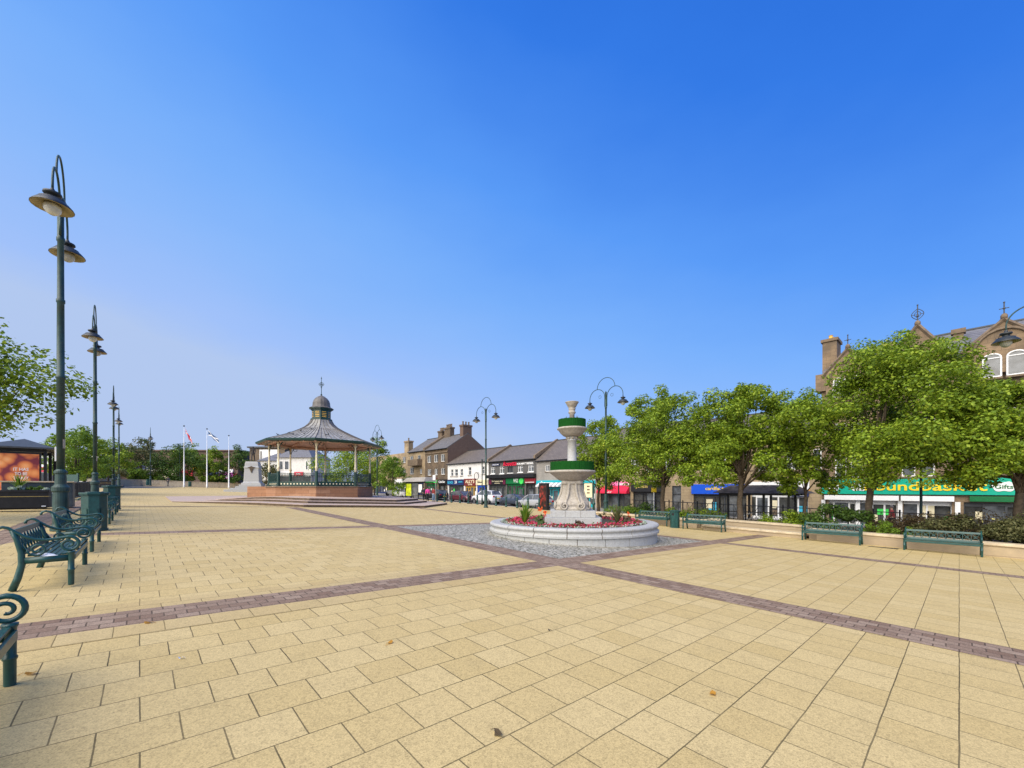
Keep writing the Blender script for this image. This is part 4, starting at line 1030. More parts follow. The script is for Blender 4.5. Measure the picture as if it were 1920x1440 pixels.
# big half-seen tree at the left edge
l = Vector((-18.6, 12.6, gz(-18.6, 12.6)))
tree('tree', 'near leafy tree reaching in from the left edge beside the tallest lamp', 'tree', l, 6.5, 3.8, 2.1, .15, 15000, .135, 41, 'leaf', ncl=104, squash=.6, lean=(.6, 0), nl=26)
# ---------------------------------------------------------------- the shopping street
QF = 39.0
def facade(b, x0, x1, z0, z1, ops, y=0.0, dep=.16):
    xs = sorted({x0, x1, *[o[0] for o in ops], *[o[1] for o in ops]}); zs = sorted({z0, z1, *[o[2] for o in ops], *[o[3] for o in ops]})
    for a, c in zip(xs, xs[1:]):
        for d, e in zip(zs, zs[1:]):
            mx, mz = (a+c)/2, (d+e)/2
            if any(o[0] < mx < o[1] and o[2] < mz < o[3] for o in ops): continue
            b.face([(a, y, d), (c, y, d), (c, y, e), (a, y, e)])
    for o in ops:
        a, c, d, e = o[:4]
        b.face([(a, y, d), (a, y, e), (a, y+dep, e), (a, y+dep, d)]); b.face([(c, y, d), (c, y+dep, d), (c, y+dep, e), (c, y, e)])
        b.face([(a, y, e), (c, y, e), (c, y+dep, e), (a, y+dep, e)]); b.face([(a, y, d), (a, y+dep, d), (c, y+dep, d), (c, y, d)])
def window(par, o, y=0.0, bars=(1, 1), mat='white', dep=.14, sill='dress', fw=.07, glass='glass'):
    a, c, d, e = o[:4]; f = MB(); yy = y+dep-.05
    for q in ((a, a+fw, d, e), (c-fw, c, d, e), (a+fw, c-fw, d, d+fw), (a+fw, c-fw, e-fw, e)): f.box(q[0], q[1], yy-.03, yy+.03, q[2], q[3])
    for i in range(bars[0]):
        x = a+(c-a)*(i+1)/(bars[0]+1); f.box(x-fw*.45, x+fw*.45, yy-.028, yy+.028, d+fw, e-fw)
    if bars[1]:
        z = d+(e-d)*(.55 if bars[1] == 1 else .7); f.box(a+fw, c-fw, yy-.024, yy+.024, z-fw*.4, z+fw*.4)
    w = f.obj('window', mat, par)
    MB().face([(a, y+dep, d), (c, y+dep, d), (c, y+dep, e), (a, y+dep, e)]).obj('pane', glass, w)
    if sill: MB().box(a-.08, c+.08, y-.08, y+.05, d-.10, d-.003).obj('sill', sill, w)
    return w
class Row:
    def __init__(s, name, label, px0, px1, q=QF, cat='building', p1=None, p0=None):
        s.q = q; s.p1 = onq(px0, q)[0] if p1 is None else p1; s.p0 = onq(px1, q)[0] if p0 is None else p0
        s.w = s.p1-s.p0; l = W((s.p1+s.p0)/2, q); s.zb = l.z; o = W(s.p1, q); s.t = thing(name, label, cat, (o.x, o.y, s.zb), TH-PI/2)
        s.ops = []
    def X(s, px): return s.p1-onq(px, s.q)[0]
    def Z(s, px, y): return zat(y, onq(px, s.q)[1])-s.zb
    def op(s, px0, px1, y0, y1, **k):
        o = (s.X(px0), s.X(px1), s.Z((px0+px1)/2, y1), s.Z((px0+px1)/2, y0)); s.ops.append(o); window(s.t, o, **k); return o
    def opl(s, x0, x1, z0, z1, **k):
        o = (x0, x1, z0, z1); s.ops.append(o); window(s.t, o, **k); return o
    def shell(s, mat, ze, D=8.5, sides=True, z0=-1.0):
        b = MB(); facade(b, 0, s.w, z0, ze, s.ops)
        b.face([(0, D, z0), (0, D, ze), (s.w, D, ze), (s.w, D, z0)])
        if sides: b.face([(0, 0, z0), (0, 0, ze), (0, D, ze), (0, D, z0)]); b.face([(s.w, 0, z0), (s.w, D, z0), (s.w, D, ze), (s.w, 0, ze)])
        b.face([(0, .35, z0), (s.w, .35, z0), (s.w, .35, ze), (0, .35, ze)])
        return b.obj('wall', mat, s.t)
    def roof(s, mat, ze, zr, D=8.5, ov=.25, x0=0, x1=None, gables=(True, True), wall=None):
        x1 = s.w if x1 is None else x1; t_ = .14; b = MB()
        b.ext([(0, 0)], 0, 0) if False else None
        P = [(-ov, ze-ov*(zr-ze)/(D/2)), (D/2, zr), (D+ov, ze-ov*(zr-ze)/(D/2)), (D+ov, ze-ov*(zr-ze)/(D/2)+t_), (D/2, zr+t_), (-ov, ze-ov*(zr-ze)/(D/2)+t_)]
        n = len(b.v)
        for x in (x0, x1): b.v += [(x, y, z) for y, z in P]
        b.f += [(n+5, n+4, n+3, n+2, n+1, n), (n+6, n+7, n+8, n+9, n+10, n+11)]
        for i in range(6): j = (i+1) % 6; b.f.append((n+i, n+j, n+6+j, n+6+i))
        r_ = b.obj('roof', mat, s.t)
        MB().tube([(x0, -ov-.06, ze-.12), (x1, -ov-.06, ze-.12)], .07, 6).obj('gutter', 'black', r_)
        MB().box(x0, x1, D/2-.12, D/2+.12, zr+t_-.03, zr+t_+.07).obj('ridge_cap', 'darkgrey', r_)
        for on, x, sx in ((gables[0], x0, 1), (gables[1], x1, -1)):
            if on and wall:
                n = MB(); n.face([(x+.01*sx, 0, ze), (x+.01*sx, D, ze), (x+.01*sx, D/2, zr)]); n.obj('gable_wall', wall, s.t)
        return r_
    def skew(s, x, ze, zr, D=8.5, mat='dress', w=.3, par=None):
        b = MB(); n = len(b.v)
        P = [(-.3, ze-.1), (D/2, zr+.1), (D+.3, ze-.1), (D+.3, ze+.35), (D/2, zr+.5), (-.3, ze+.35)]
        for xx in (x-w/2, x+w/2): b.v += [(xx, y, z) for y, z in P]
        b.f += [(0, 1, 2, 3, 4, 5)[::-1], (6, 7, 8, 9, 10, 11)]
        for i in range(6): j = (i+1) % 6; b.f.append((i, j, 6+j, 6+i))
        b.obj('skew', mat, s.t)
    def chimney(s, par, x, y, w, d, z0, z1, pots=3, mat='sand'):
        c = MB().box(x-w/2, x+w/2, y-d/2, y+d/2, z0, z1-.3).box(x-w/2-.1, x+w/2+.1, y-d/2-.1, y+d/2+.1, z1-.3, z1).obj('chimney', mat, par)
        for i in range(pots):
            xx = x-w/2+w*(i+.5)/pots if w >= d else x; yy = y if w >= d else y-d/2+d*(i+.5)/pots
            MB().lathe([(.15, z1), (.13, z1+.5), (.17, z1+.55), (.17, z1+.62), (.1, z1+.62)], 9, (xx, yy)).obj('chimney_pot', 'dress', c)
    def sign(s, px0, px1, y0, y1, mat, proud=.16, words=(), xz=None, name='sign_board'):
        x0, x1 = s.X(px0), s.X(px1); pm = (px0+px1)/2; z0, z1 = s.Z(pm, y1), s.Z(pm, y0)
        if xz: z0, z1 = xz
        o = MB().box(x0, x1, -proud, -.002, z0, z1).obj(name, mat, s.t, bevel=.01)
        for (body, a, b_, c, d, m) in words:
            text(body, 'lettering', m, o, s.X(a), s.X(b_), z0+(z1-z0)*c, z0+(z1-z0)*d, -proud-.012, .01)
        return o, x0, x1, z0, z1
    def front(s, px0, px1, ztop, mat, doors=(.5,), nwin=3, glass='shopglass', posters=0, xs=None, stall=.45, pmat='white'):
        x0, x1 = xs or (s.X(px0), s.X(px1)); x0 += .06; x1 -= .06
        s.ops.append((x0, x1, -.02, ztop)); f = MB(); y = .20
        f.box(x0, x1, y-.04, y+.06, ztop-.28, ztop); f.box(x0, x1, y-.06, y+.06, -.02, stall)
        n = nwin+1
        for i in range(n+0):
            x = x0+(x1-x0)*i/nwin; f.box(x-.05, x+.05, y-.05, y+.05, stall, ztop-.28)
        w = f.obj('shop_window', mat, s.t)
        MB().face([(x0, y+.02, -.02), (x1, y+.02, -.02), (x1, y+.02, ztop), (x0, y+.02, ztop)]).obj('pane', glass, w)
        for d in doors:
            c = x0+(x1-x0)*d; dd = MB()
            for q in ((c-.5, c-.40, 0, 2.1), (c+.40, c+.5, 0, 2.1), (c-.4, c+.4, 2.0, 2.1), (c-.4, c+.4, 0, .25)): dd.box(q[0], q[1], y-.09, y-.02, q[2], q[3])
            do = dd.obj('shop_door', mat, s.t); MB().face([(c-.4, y-.055, .25), (c+.4, y-.055, .25), (c+.4, y-.055, 2.0), (c-.4, y-.055, 2.0)]).obj('pane', 'glass', do)
        rr = random.Random(int(x0*100)+int(s.p1*10)); cols = ['white', 'cream', 'lblue', 'dress', 'white', pmat, 'cream']
        for i in range(posters):
            a = x0+(x1-x0)*rr.uniform(.05, .85); ww = rr.uniform(.3, .7); z = rr.uniform(.6, 1.2)
            MB().box(a, min(a+ww, x1-.06), y-.02+i*.0012, y+.012, z, z+rr.uniform(.4, .9)).obj('poster', cols[i % 7] if i else pmat, w)
        return w
    def awning(s, px0, px1, y0, y1, mat, out=.9, words=()):
        x0, x1 = s.X(px0), s.X(px1); pm = (px0+px1)/2; z0, z1 = s.Z(pm, y1), s.Z(pm, y0); v = .28*(z1-z0)
        b = MB().face([(x0, -out, z0+v), (x1, -out, z0+v), (x1, -.2, z1), (x0, -.2, z1)]); b.face([(x0, -out, z0), (x1, -out, z0), (x1, -out, z0+v), (x0, -out, z0+v)])
        for x in (x0, x1): b.face([(x, -out, z0+v), (x, -.2, z1), (x, -.2, z0)]); b.face([(x, -out, z0), (x, -out, z0+v), (x, -.2, z0)])
        o = b.obj('awning', mat, s.t)
        for (t_, a, b_, c, d, m) in words: text(t_, 'lettering', m, o, s.X(a), s.X(b_), z0+(z1-z0)*c, z0+(z1-z0)*d, -out-.02, .01)
# --- tan tenement (far left of the row)
R1 = Row('tenement', 'three-storey tan stone building with balcony and tall chimneys, left of the sooty one', 690, 797)
ze = R1.Z(797, 844); zr = ze+2.7
for a, b_, y0, y1 in ((742, 746, 858, 869), (755, 760.5, 856.5, 868), (769, 775, 855, 866.7), (783, 788.5, 853.5, 864), (755, 760.5, 879, 891), (768.7, 775.7, 877, 889), (787.5, 791.5, 879, 888), (722, 728, 860, 872), (704, 710, 862, 873)):
    R1.op(a, b_, y0, y1, bars=(1, 0) if a != 783 else (0, 0))
zs = R1.Z(780, 897)-.1
R1.front(700, 740, zs-.7, 'navy', (.4,), 3, posters=2); R1.front(742, 795, zs-.7, 'navy', (.5,), 4, posters=3)
R1.shell('sand', ze); r_ = R1.roof('slate', ze, zr, wall='sand', x0=R1.X(766))
R1.sign(741, 756, 898, 906, 'white'); R1.sign(757, 796, 897.5, 903, 'navy')
x0, x1 = R1.X(773), R1.X(791.5); z0 = R1.Z(782, 873.5)
bal = MB().box(x0, x1, -1.0, -.002, z0, z0+.2).box(x0, x1, -1.0, -.88, z0+.2, z0+1.15).box(x0, x0+.12, -.88, -.002, z0+.2, z0+1.15).box(x1-.12, x1, -.88, -.002, z0+.2, z0+1.15)
bal.obj('balcony', 'dress', R1.t)
R1.chimney(r_, R1.X(754.5), 1.4, 1.75, 1.0, ze-.4, R1.Z(754, 826)+.0, 1); R1.chimney(r_, R1.X(798)-1.0, 4.2, 1.3, 1.0, zr-.6, zr+1.3, 3, 'soot')
R1.skew(R1.w-.1, ze, zr)
# --- sooty tenement
R2 = Row('tenement', 'three-storey soot-blackened stone building with a bare brown gable wall', 797, 839.5)
ze = R2.Z(818, 842); zr = ze+2.75
for a, b_, y0, y1 in ((801.5, 808, 854.5, 867.6), (814, 821, 852.5, 866.7), (826.7, 833.8, 851.6, 865.4), (802, 808.5, 880, 891.5), (815, 820.5, 879, 890.6), (827, 834, 877.8, 889.7)):
    R2.op(a, b_, y0, y1, bars=(1, 0))
zs = R2.Z(818, 899)
R2.front(799, 820, zs-.8, 'vgreen', (.6,), 3, posters=2); R2.front(822, 838, zs-.8, 'black', (.4,), 2, posters=1)
R2.shell('soot', ze); r_ = R2.roof('slate', ze, zr, wall='soot')
o, x0, x1, z0, z1 = R2.sign(799, 820, 900, 905.5, 'lime'); R2.sign(799, 820, 896, 899.8, 'maroon', .12)
R2.sign(822, 838.5, 899, 908, 'black', words=(('Cafe Bar', 824, 836, .3, .75, 'white'),))
D = 8.5; gm = MB().face([(R2.w+.012, 0, -1), (R2.w+.012, D, -1), (R2.w+.012, D, ze), (R2.w+.012, D/2, zr), (R2.w+.012, 0, ze)]); gm.obj('gable_wall', 'brownbrick', R2.t)
R2.chimney(r_, 1.6, D/2, 2.0, .9, zr-.7, zr+1.75, 4, 'soot'); R2.chimney(r_, R2.w-.6, D/2, 1.0, 1.9, zr-.7, zr+1.6, 3, 'brownbrick')
cr = MB().box(0, R2.w, -.14, -.002, ze-.75, ze-.6).box(0, R2.w, -.18, -.002, ze-.2, ze-.02); cr.obj('cornice', 'dress', R2.t)
R2.skew(.15, ze, zr)
# --- white harled shops
R3 = Row('shop_building', 'two-storey white harled building over navy and maroon shopfronts', 839.5, 916)
ze = R3.Z(871, 867.5); zr = ze+2.35
for a, b_, y0, y1 in ((845, 850, 880, 893), (852.5, 858.5, 879.7, 893), (863, 868.3, 879.4, 892), (878, 883.6, 875.5, 891), (904, 908.5, 874, 889)):
    R3.op(a, b_, y0, y1, bars=(0, 1))
zs = R3.Z(860, 909.5)
R3.front(841, 870, zs, 'darkgrey', (.8,), 4, posters=4, pmat='lime'); R3.front(872, 893, R3.Z(882, 911), 'ochre', (.6,), 4, posters=1); R3.front(894, 914.5, R3.Z(904, 909.5), 'blue', (.3,), 3, posters=2)
R3.shell('harl', ze); r_ = R3.roof('tile', ze, zr)
R3.sign(834.5+5.5, 870.5, 899, 909.5, 'navy', words=(('BLINDS', 841, 851, .25, .7, 'lblue'), ('24', 854, 858, .25, .8, 'white'), ('opticians', 861, 868.5, .35, .7, 'lblue')))
R3.sign(871.5, 893, 897.5, 911, 'maroon', words=(("ALLY'S", 874, 891, .38, .85, 'cream'), ('COFFEE', 879, 887, .1, .28, 'cream')))
R3.sign(893.5, 915, 899.5, 909.5, 'cream', words=(('Bakery', 897, 907, .3, .75, 'black'),))
hb = MB().tube([(R3.X(898)+.55*math.cos(i*PI/9), -.5+.0*i, R3.Z(898, 893)+.55*math.sin(i*PI/9)) for i in range(19)], .05, 6); hb.tube([(R3.X(898), -.02, R3.Z(898, 893)+.55), (R3.X(898), -.5, R3.Z(898, 893)+.55)], .03, 5)
hb.obj('hanging_sign', 'black', R3.t)
# --- grey building with red script
R4 = Row('shop_building', 'dark grey harled building with red script sign above green and plum shopfronts', 916, 1006)
ze = R4.Z(916, 865.5); zr = ze+2.4
for a, b_, y0, y1 in ((920, 928, 876, 888.4), (937, 945.3, 875, 888), (971, 980.3, 873.4, 885.6), (990.3, 1000.6, 871.6, 884.4)): R4.op(a, b_, y0, y1, bars=(1, 2), sill='white')
R4.op(952, 962, 874.5, 886.5, bars=(1, 0), mat='darkgrey', glass='darkgrey', sill='white')
zs = R4.Z(933, 909)
R4.front(918, 949, zs, 'darkgrey', (.62,), 5, posters=3); R4.front(950, 984.5, R4.Z(967, 907), 'vgreen', (.75,), 4, posters=2, pmat='yellow'); R4.front(985.5, 1004.5, R4.Z(995, 906), 'black', (.5,), 2, posters=0)
R4.shell('greyharl', ze); r_ = R4.roof('tile', ze, zr); R4.skew(.15, ze, zr); R4.skew(R4.w-.15, ze, zr)
pz = [R4.Z(933, y) for y in (909, 899.5)]
for a_, b_ in ((918, 923), (944.5, 949)): R4.sign(a_, b_, 899.8, 908.2, 'plum', .18, name='end_panel')
R4.sign(917, 949.5, 899, 909, 'black', words=(('The Fragrance Shop', 923.5, 944.5, .5, .8, 'cream'), ('perfumery', 929, 939, .18, .4, 'cream')))
R4.sign(950, 984.5, 896.5, 907, 'vgreen', words=(('VPZ', 964, 973, .25, .85, 'white'),))
x, z = R4.X(979), R4.Z(979, 902); MB().ext([(x+.42*math.cos(k*PI/10), z+.42*math.sin(k*PI/10)) for k in range(20)], -.20, -.165).obj('disc', 'lime', R4.t)
R4.sign(985, 1005, 897, 906, 'dred', words=(('BARBERS', 987, 1003, .08, .3, 'white'),))
R4.sign(917, 1005.5, 889, 896, 'black', .55, name='canopy', xz=(R4.Z(960, 896), R4.Z(960, 889.5)))
sb = R4.sign(924, 937, 869.5, 873.5, 'navy', words=(('SOLICITORS', 925, 936.5, .25, .75, 'white'),))
zt_, zb_ = R4.Z(956, 865), R4.Z(956, 873.5)
text('Rosetta', 'red_lettering', 'red', R4.t, R4.X(944.5), R4.X(969.5), zb_, zt_, -.1, .05, .25)
text('FOR MATTRESSES', 'white_lettering', 'white', R4.t, R4.X(970.5), R4.X(1001), R4.Z(986, 871), R4.Z(986, 867.2), -.1, .05)
# --- grey stone with teal shop
R5 = Row('shop_building', 'grey stone building with teal sign and striped awning, behind the fountain', 1006, 1118)
ze = R5.Z(1030, 862); zr = ze+2.9
R5.op(1022.5, 1030.5, 872, 884, bars=(1, 0)); R5.op(1046, 1053, 871, 884, bars=(1, 0)); R5.op(1082, 1090, 870, 884, bars=(1, 0)); R5.op(1100, 1108, 869, 884, bars=(1, 0))
R5.front(1008, 1056, R5.Z(1030, 913), 'teal', (.7,), 4, posters=3); R5.front(1060, 1116, R5.Z(1090, 913), 'teal', (.4,), 5, posters=2)
R5.shell('rubble', ze); r_ = R5.roof('tile', ze, zr); R5.skew(R5.w-.15, ze, zr)
R5.sign(1007, 1058, 900.5, 912, 'teal', words=(('Dunsmore', 1016, 1036, .3, .85, 'white'),)); R5.sign(1059, 1117, 901, 912, 'teal')
R5.awning(1012.5, 1055, 905, 912.5, stripes('grey_white_stripe', (.75, .75, .75), (.33, .3, .32), 1.4))
# --- low sandstone shops behind the right-hand trees
R6 = Row('shop_building', 'sandstone shop row with red awning and black fascia behind the planter trees', 1118, 1297)
ze = 6.9; zr = 9.6
for i in range(6): R6.opl(1.0+i*1.75, 1.9+i*1.75, 4.2, 5.8, bars=(1, 1))
R6.front(1125, 1183, R6.Z(1150, 922), 'darkgrey', (.5,), 4); R6.front(1186, 1242, R6.Z(1214, 922), 'black', (.6,), 3)
o = (R6.X(1260), R6.X(1277), R6.Z(1268, 950)-.6, R6.Z(1268, 911)); R6.ops.append(o); window(R6.t, o, bars=(0, 2), mat='darkgrey')
R6.shell('sand', ze); R6.roof('tile', ze, zr, wall='sand')
R6.sign(1134, 1183, 903, 911, 'pink', words=(('Bakers', 1160, 1181, .2, .8, 'white'),))
R6.awning(1126, 1182, 911.5, 925, 'red', .8, words=(('EAT', 1144, 1155, .08, .25, 'white'),))
R6.sign(1184.5, 1241, 904, 922, 'black', words=(('Jamieson', 1194, 1216, .3, .75, 'gold'),))
R7 = Row('shop_building', 'shop with bright blue fascia and yellow lettering behind the right bus shelter', 1297, 1403)
ze = 6.9
for i in range(3): R7.opl(.8+i*1.7, 1.8+i*1.7, 4.3, 5.9, bars=(1, 1))
R7.front(1299, 1401, R7.Z(1350, 927), 'darkgrey', (.75,), 5, posters=3)
R7.shell('sand', ze); R7.roof('tile', ze, 9.6)
R7.sign(1297.5, 1402.5, 908, 926.5, 'blue', words=(('cardfactory', 1324, 1374, .3, .75, 'yellow'),))
R8 = Row('shop_building', 'bank-like shop with white fascia and dark windows behind the right bus shelter', 1403, 1541)
for i in range(3): R8.opl(.8+i*1.9, 1.8+i*1.9, 4.3, 5.9, bars=(1, 1))
R8.front(1405, 1517, R8.Z(1460, 926), 'white', (.22,), 6, posters=4)
R8.shell('sand', 6.9); R8.roof('tile', 6.9, 9.6)
R8.sign(1403.5, 1518, 903, 918.5, 'white', words=(('building society', 1430, 1490, .3, .6, 'navy'),))
R8.sign(1481, 1517, 923, 931, 'navy', .14, words=(('investments and savings', 1484, 1514, .5, .75, 'white'), ('online banking', 1488, 1510, .15, .35, 'white')))
R8.sign(1500, 1519, 918.7, 920.5, 'orange', .17); R8.sign(1500, 1519, 920.6, 922.2, 'navy', .17)
# --- gabled sandstone block on the right
R9 = Row('gabled_building', 'tall brown sandstone block with gabled dormers and iron finials above the emerald shop', 1541, 1920, p0=-13.5)
ZE = 9.3+1.3; D = 8.0
def gl(px, y): return R9.X(px), R9.Z(px, y)
ze = zat(700, onq(1553, QF)[1])-R9.zb - .15; zr = zat(663, onq(1603, QF+D/2)[1])-R9.zb
gabs = []
for (pa, yapex, hw, big) in ((1591, 655, 1.3, 0), (1721, 612, 1.45, 1), (1882, 600, 1.5, 0)):
    gabs.append((R9.X(pa), R9.Z(pa, yapex), hw, big))
gabs += [(gabs[2][0]+3.7+i*3.7, gabs[2][1]+(.4 if i % 2 == 0 else 0), 1.45, 1-i % 2) for i in range(2)]
wz1 = R9.Z(1862, 666); wz0 = R9.Z(1862, 709)
for gx, gzz, hw, big in gabs:
    for s_ in (-1, 1):
        for (a, b_) in ((3.9, 5.6), (6.4, 8.0)): R9.opl(gx+s_*.46-.34, gx+s_*.46+.34, a, b_, bars=(0, 1), sill='dress')
R9.front(0, 0, 2.2, 'white', (.5,), 3, posters=2, xs=(.25, 2.1), pmat='lime'); R9.front(0, 0, 2.2, 'white', (.1,), 3, posters=2, xs=(2.2, 4.3), pmat='lime'); R9.front(0, 0, 2.2, 'white', (.12,), 2, posters=2, xs=(4.5, 6.9), pmat='lime'); R9.front(0, 0, 2.2, 'darkgrey', (.5,), 3, xs=(7.3, 10), posters=2)
R9.front(0, 0, 2.4, 'darkgrey', (.5,), 4, xs=(10.4, 15.5), posters=2)
R9.shell('gothic', ze, D); r_ = R9.roof('slate2', ze, zr, D, .15, wall='gothic')
for gx, gzz, hw, big in gabs:
    g = MB().ext([(gx-hw, ze-1.6), (gx+hw, ze-1.6), (gx+hw, ze+.15), (gx, gzz-.1), (gx-hw, ze+.15)], -.10, .3)
    go = g.obj('gable', 'gothic', R9.t); go.location.y = -.22
    b = MB(); n = 0
    for s_ in (-1, 1):
        b.face([(gx, .3, gzz-.12), (gx+s_*(hw+.1), .3, ze), (gx+s_*(hw+.1), 3.2, ze+1.0), (gx, 3.6, gzz-.12)])
    b.obj('gable_roof', 'slate2', go)
    k = MB()
    for s_ in (-1, 1):
        k.tube([(gx+s_*(hw+.2), -.1, ze-.1), (gx+s_*(hw+.02), -.1, ze+.14), (gx+s_*.12, -.1, gzz-.16), (gx, -.1, gzz)], [.13, .12, .12, .14], 4)
    k.ball((gx, -.1, gzz+.12), .16, 8, 5, 1.3)
    k.tube([(gx+(hw-.25)*math.cos(i*PI/12), -.14, ze-.35+(hw-.1)*math.sin(i*PI/12)) for i in range(13)], .09, 6)
    k.tube([(gx+.3*math.cos(i*PI/8), -.13, ze+.42+.3*math.sin(i*PI/8)) for i in range(9)], .05, 5)
    k.obj('gable_coping', 'dress', go)
    for s_ in (-1, 1):
        a, c = gx+s_*.48-.36, gx+s_*.48+.36; ww = .36; cxw = gx+s_*.48; zt_ = wz1-ww*.75
        arch = [(cxw+ww*math.cos(i*PI/10), zt_+ww*.75*math.sin(i*PI/10)) for i in range(11)]
        f = MB().tube([(a, -.13, wz0)]+[(x, -.13, z) for x, z in reversed(arch)]+[(c, -.13, wz0)], .045, 6)
        f.tube([(a, -.13, wz0), (c, -.13, wz0)], .045, 6); f.tube([(a, -.13, zt_), (c, -.13, zt_)], .035, 6)
        w = f.obj('window', 'white', go)
        MB().face([(x, -.107, z) for x, z in [(a, wz0), (c, wz0)]+arch]).obj('pane', 'glass', w)
        MB().box(a-.06, c+.06, -.22, -.102, wz0-.14, wz0-.03).obj('sill', 'dress', w)
    f = MB(); zt_ = gzz+.2
    f.tube([(gx, -.1, zt_), (gx, -.1, zt_+(1.15 if big else .75))], .03, 6)
    if big:
        for s_ in (-1, 1):
            f.tube([(gx+s_*.30*math.sin(t/8*PI), -.1, zt_+.15+.75*t/8) for t in range(9)], .022, 5); f.tube([(gx+s_*.16*math.sin(t/8*PI), -.1, zt_+.3+.45*t/8) for t in range(9)], .018, 5)
        f.tube([(gx-.3, -.1, zt_+.52), (gx+.3, -.1, zt_+.52)], .02, 5)
    else: f.tube([(gx-.2, -.1, zt_+.42), (gx+.2, -.1, zt_+.42)], .025, 5)
    f.ball((gx, -.1, zt_+(1.15 if big else .78)), .05, 6, 5); f.ball((gx, -.1, zt_+.42), .07, 6, 4)
    f.obj('finial', 'darkgrey', go)
zc = zat(636, onq(1551, QF+1)[1])-R9.zb
ch = MB().box(-.15, .75, 1.0, 2.6, ze-.8, zc-.22).box(-.25, .85, .9, 2.7, zc-.22, zc).box(-.35, .5, -.28, .9, ze-1.2, ze+.1).obj('chimney', 'gothic', r_)
for y in (1.5, 2.1): MB().lathe([(.14, zc), (.12, zc+.3), (.16, zc+.36), (.1, zc+.38)], 9, (.3, y)).obj('chimney_pot', 'ochre', ch)
for x in (gabs[0][0]+1.95, gabs[1][0]+1.85):
    R9.chimney(r_, x, D/2-1.6, .5, .4, zr-1.4, zr-.1, 0, 'gothic')
dpz = MB().tube([(gabs[1][0]+1.85, -.08, ze-.2), (gabs[1][0]+1.85, -.08, 3.6)], .06, 6); dpz.tube([(gabs[1][0]+1.5, -.12, ze-.25), (gabs[1][0]+2.3, -.12, ze-.25)], .07, 6); dpz.obj('downpipe', 'darkgrey', R9.t)
o, x0, x1, z0, z1 = R9.sign(1542, 1910, 902, 927, 'sgreen', .22, xz=(R9.Z(1700, 927), R9.Z(1700, 898)))
text('Poundbasket', 'lettering', 'yellow', o, R9.X(1622), R9.X(1851), z0+.26, z0+.86, -.245, .02)
def cloud(cx, w, body):
    cz = (z0+z1)/2; b = MB()
    P = [(cx+w*math.cos(k*PI/20)*(1+.10*math.sin(k*PI/20*5)), cz+.30*math.sin(k*PI/20)*(1+.14*math.cos(k*PI/20*6))) for k in range(40)]
    c_ = b.ext(P, -.25, -.222).obj('badge', 'white', o)
    if body: text(body, 'lettering', 'vgreen', c_, cx-w*.72, cx+w*.72, cz-.14, cz+.12, -.262, .006)
cloud(R9.X(1563), .42, 'Vaping'); cloud(R9.X(1611), .5, 'DIY'); cloud(R9.X(1882), .5, 'Gifts')
for a, b_ in ((.2, 4.35), (4.45, 6.95)): MB().box(a, b_, -.30, -.004, 2.22, 2.56).obj('shutter_box', 'white', R9.t, bevel=.01)
for x in (.1, 2.15, 4.4, 7.1): MB().box(x-.12, x+.12, -.06, -.003, 0, 2.2).obj('pilaster', 'white', R9.t)
st_ = R9.sign(1818, 1912, 928, 935, 'vgreen', .2, xz=(2.25, 2.58))
# ---------------------------------------------------------------- far left buildings beyond the square
def block(name, label, x0, x1, ytop, Y, D, mat, roof=None, ridge=0, cat='building', z0=None):
    l = dp((x0+x1)/2, Y); w = (x1-x0)/F*Y; h = zat(ytop, Y)-l.z; t = thing(name, label, cat, l)
    t['w'] = w
    MB().box(-w/2, w/2, 0, D, -1.5, h).obj('wall', mat, t)
    if roof:
        b = MB(); ov = .4
        A = [(-w/2-ov, -ov, h), (w/2+ov, -ov, h), (w/2+ov, D+ov, h), (-w/2-ov, D+ov, h)]
        if ridge:
            rx = max(.2, w/2-D/2); T1, T2 = (-rx, D/2, h+ridge), (rx, D/2, h+ridge)
            b.face([A[0], A[1], T2, T1]); b.face([A[1], A[2], T2]); b.face([A[2], A[3], T1, T2]); b.face([A[3], A[0], T1]); b.face(A[::-1])
        else: b.box(-w/2-ov, w/2+ov, -ov, D+ov, h, h+.35)
        b.obj('roof', roof, t)
    def rect(nm, a, b_, ya, yb, m, proud=.12, words=None):
        xa, xb = (a-(x0+x1)/2)/F*Y, (b_-(x0+x1)/2)/F*Y; za, zb = zat(yb, Y)-l.z, zat(ya, Y)-l.z
        o = MB().box(xa, xb, -proud, -.003, za, zb).obj(nm, m, t)
        if words: text(words, 'lettering', 'white', o, xa+(xb-xa)*.2, xb-(xb-xa)*.2, za+(zb-za)*.25, zb-(zb-za)*.25, -proud-.02, .01)
        return o
    return t, rect
t, rc = block('shop_building', 'long pale building with a red shop band behind the small left trees', 20, 192, 848, 108, 6, 'harl', 'darkgrey')
rc('sign_board', 62, 190, 876, 885, 'red'); rc('fascia', 62, 190, 869, 875.5, 'white', .2); rc('window', 116, 132, 858, 868, 'glass', .05); rc('window', 168, 176, 862, 871, 'glass', .05); rc('window', 62, 84, 858, 868, 'glass', .05); rc('shop_window', 64, 188, 886, 902, 'shopglass', .06)
t, rc = block('flat_roofed_block', 'long flat-roofed brown brick shopping block behind the trees at far left', 188, 446, 846, 112, 14, 'brownbrick', 'brownbrick')
rc('sign_board', 224, 308, 867, 880, 'navy', .3, None); rc('window_band', 224, 308, 884, 893, 'shopglass', .06); rc('fascia', 224, 308, 880.2, 883.8, 'rubble', .4)
rc('badge', 275, 280, 872, 877, 'white', .34); rc('badge', 282, 288, 872, 877, 'white', .34)
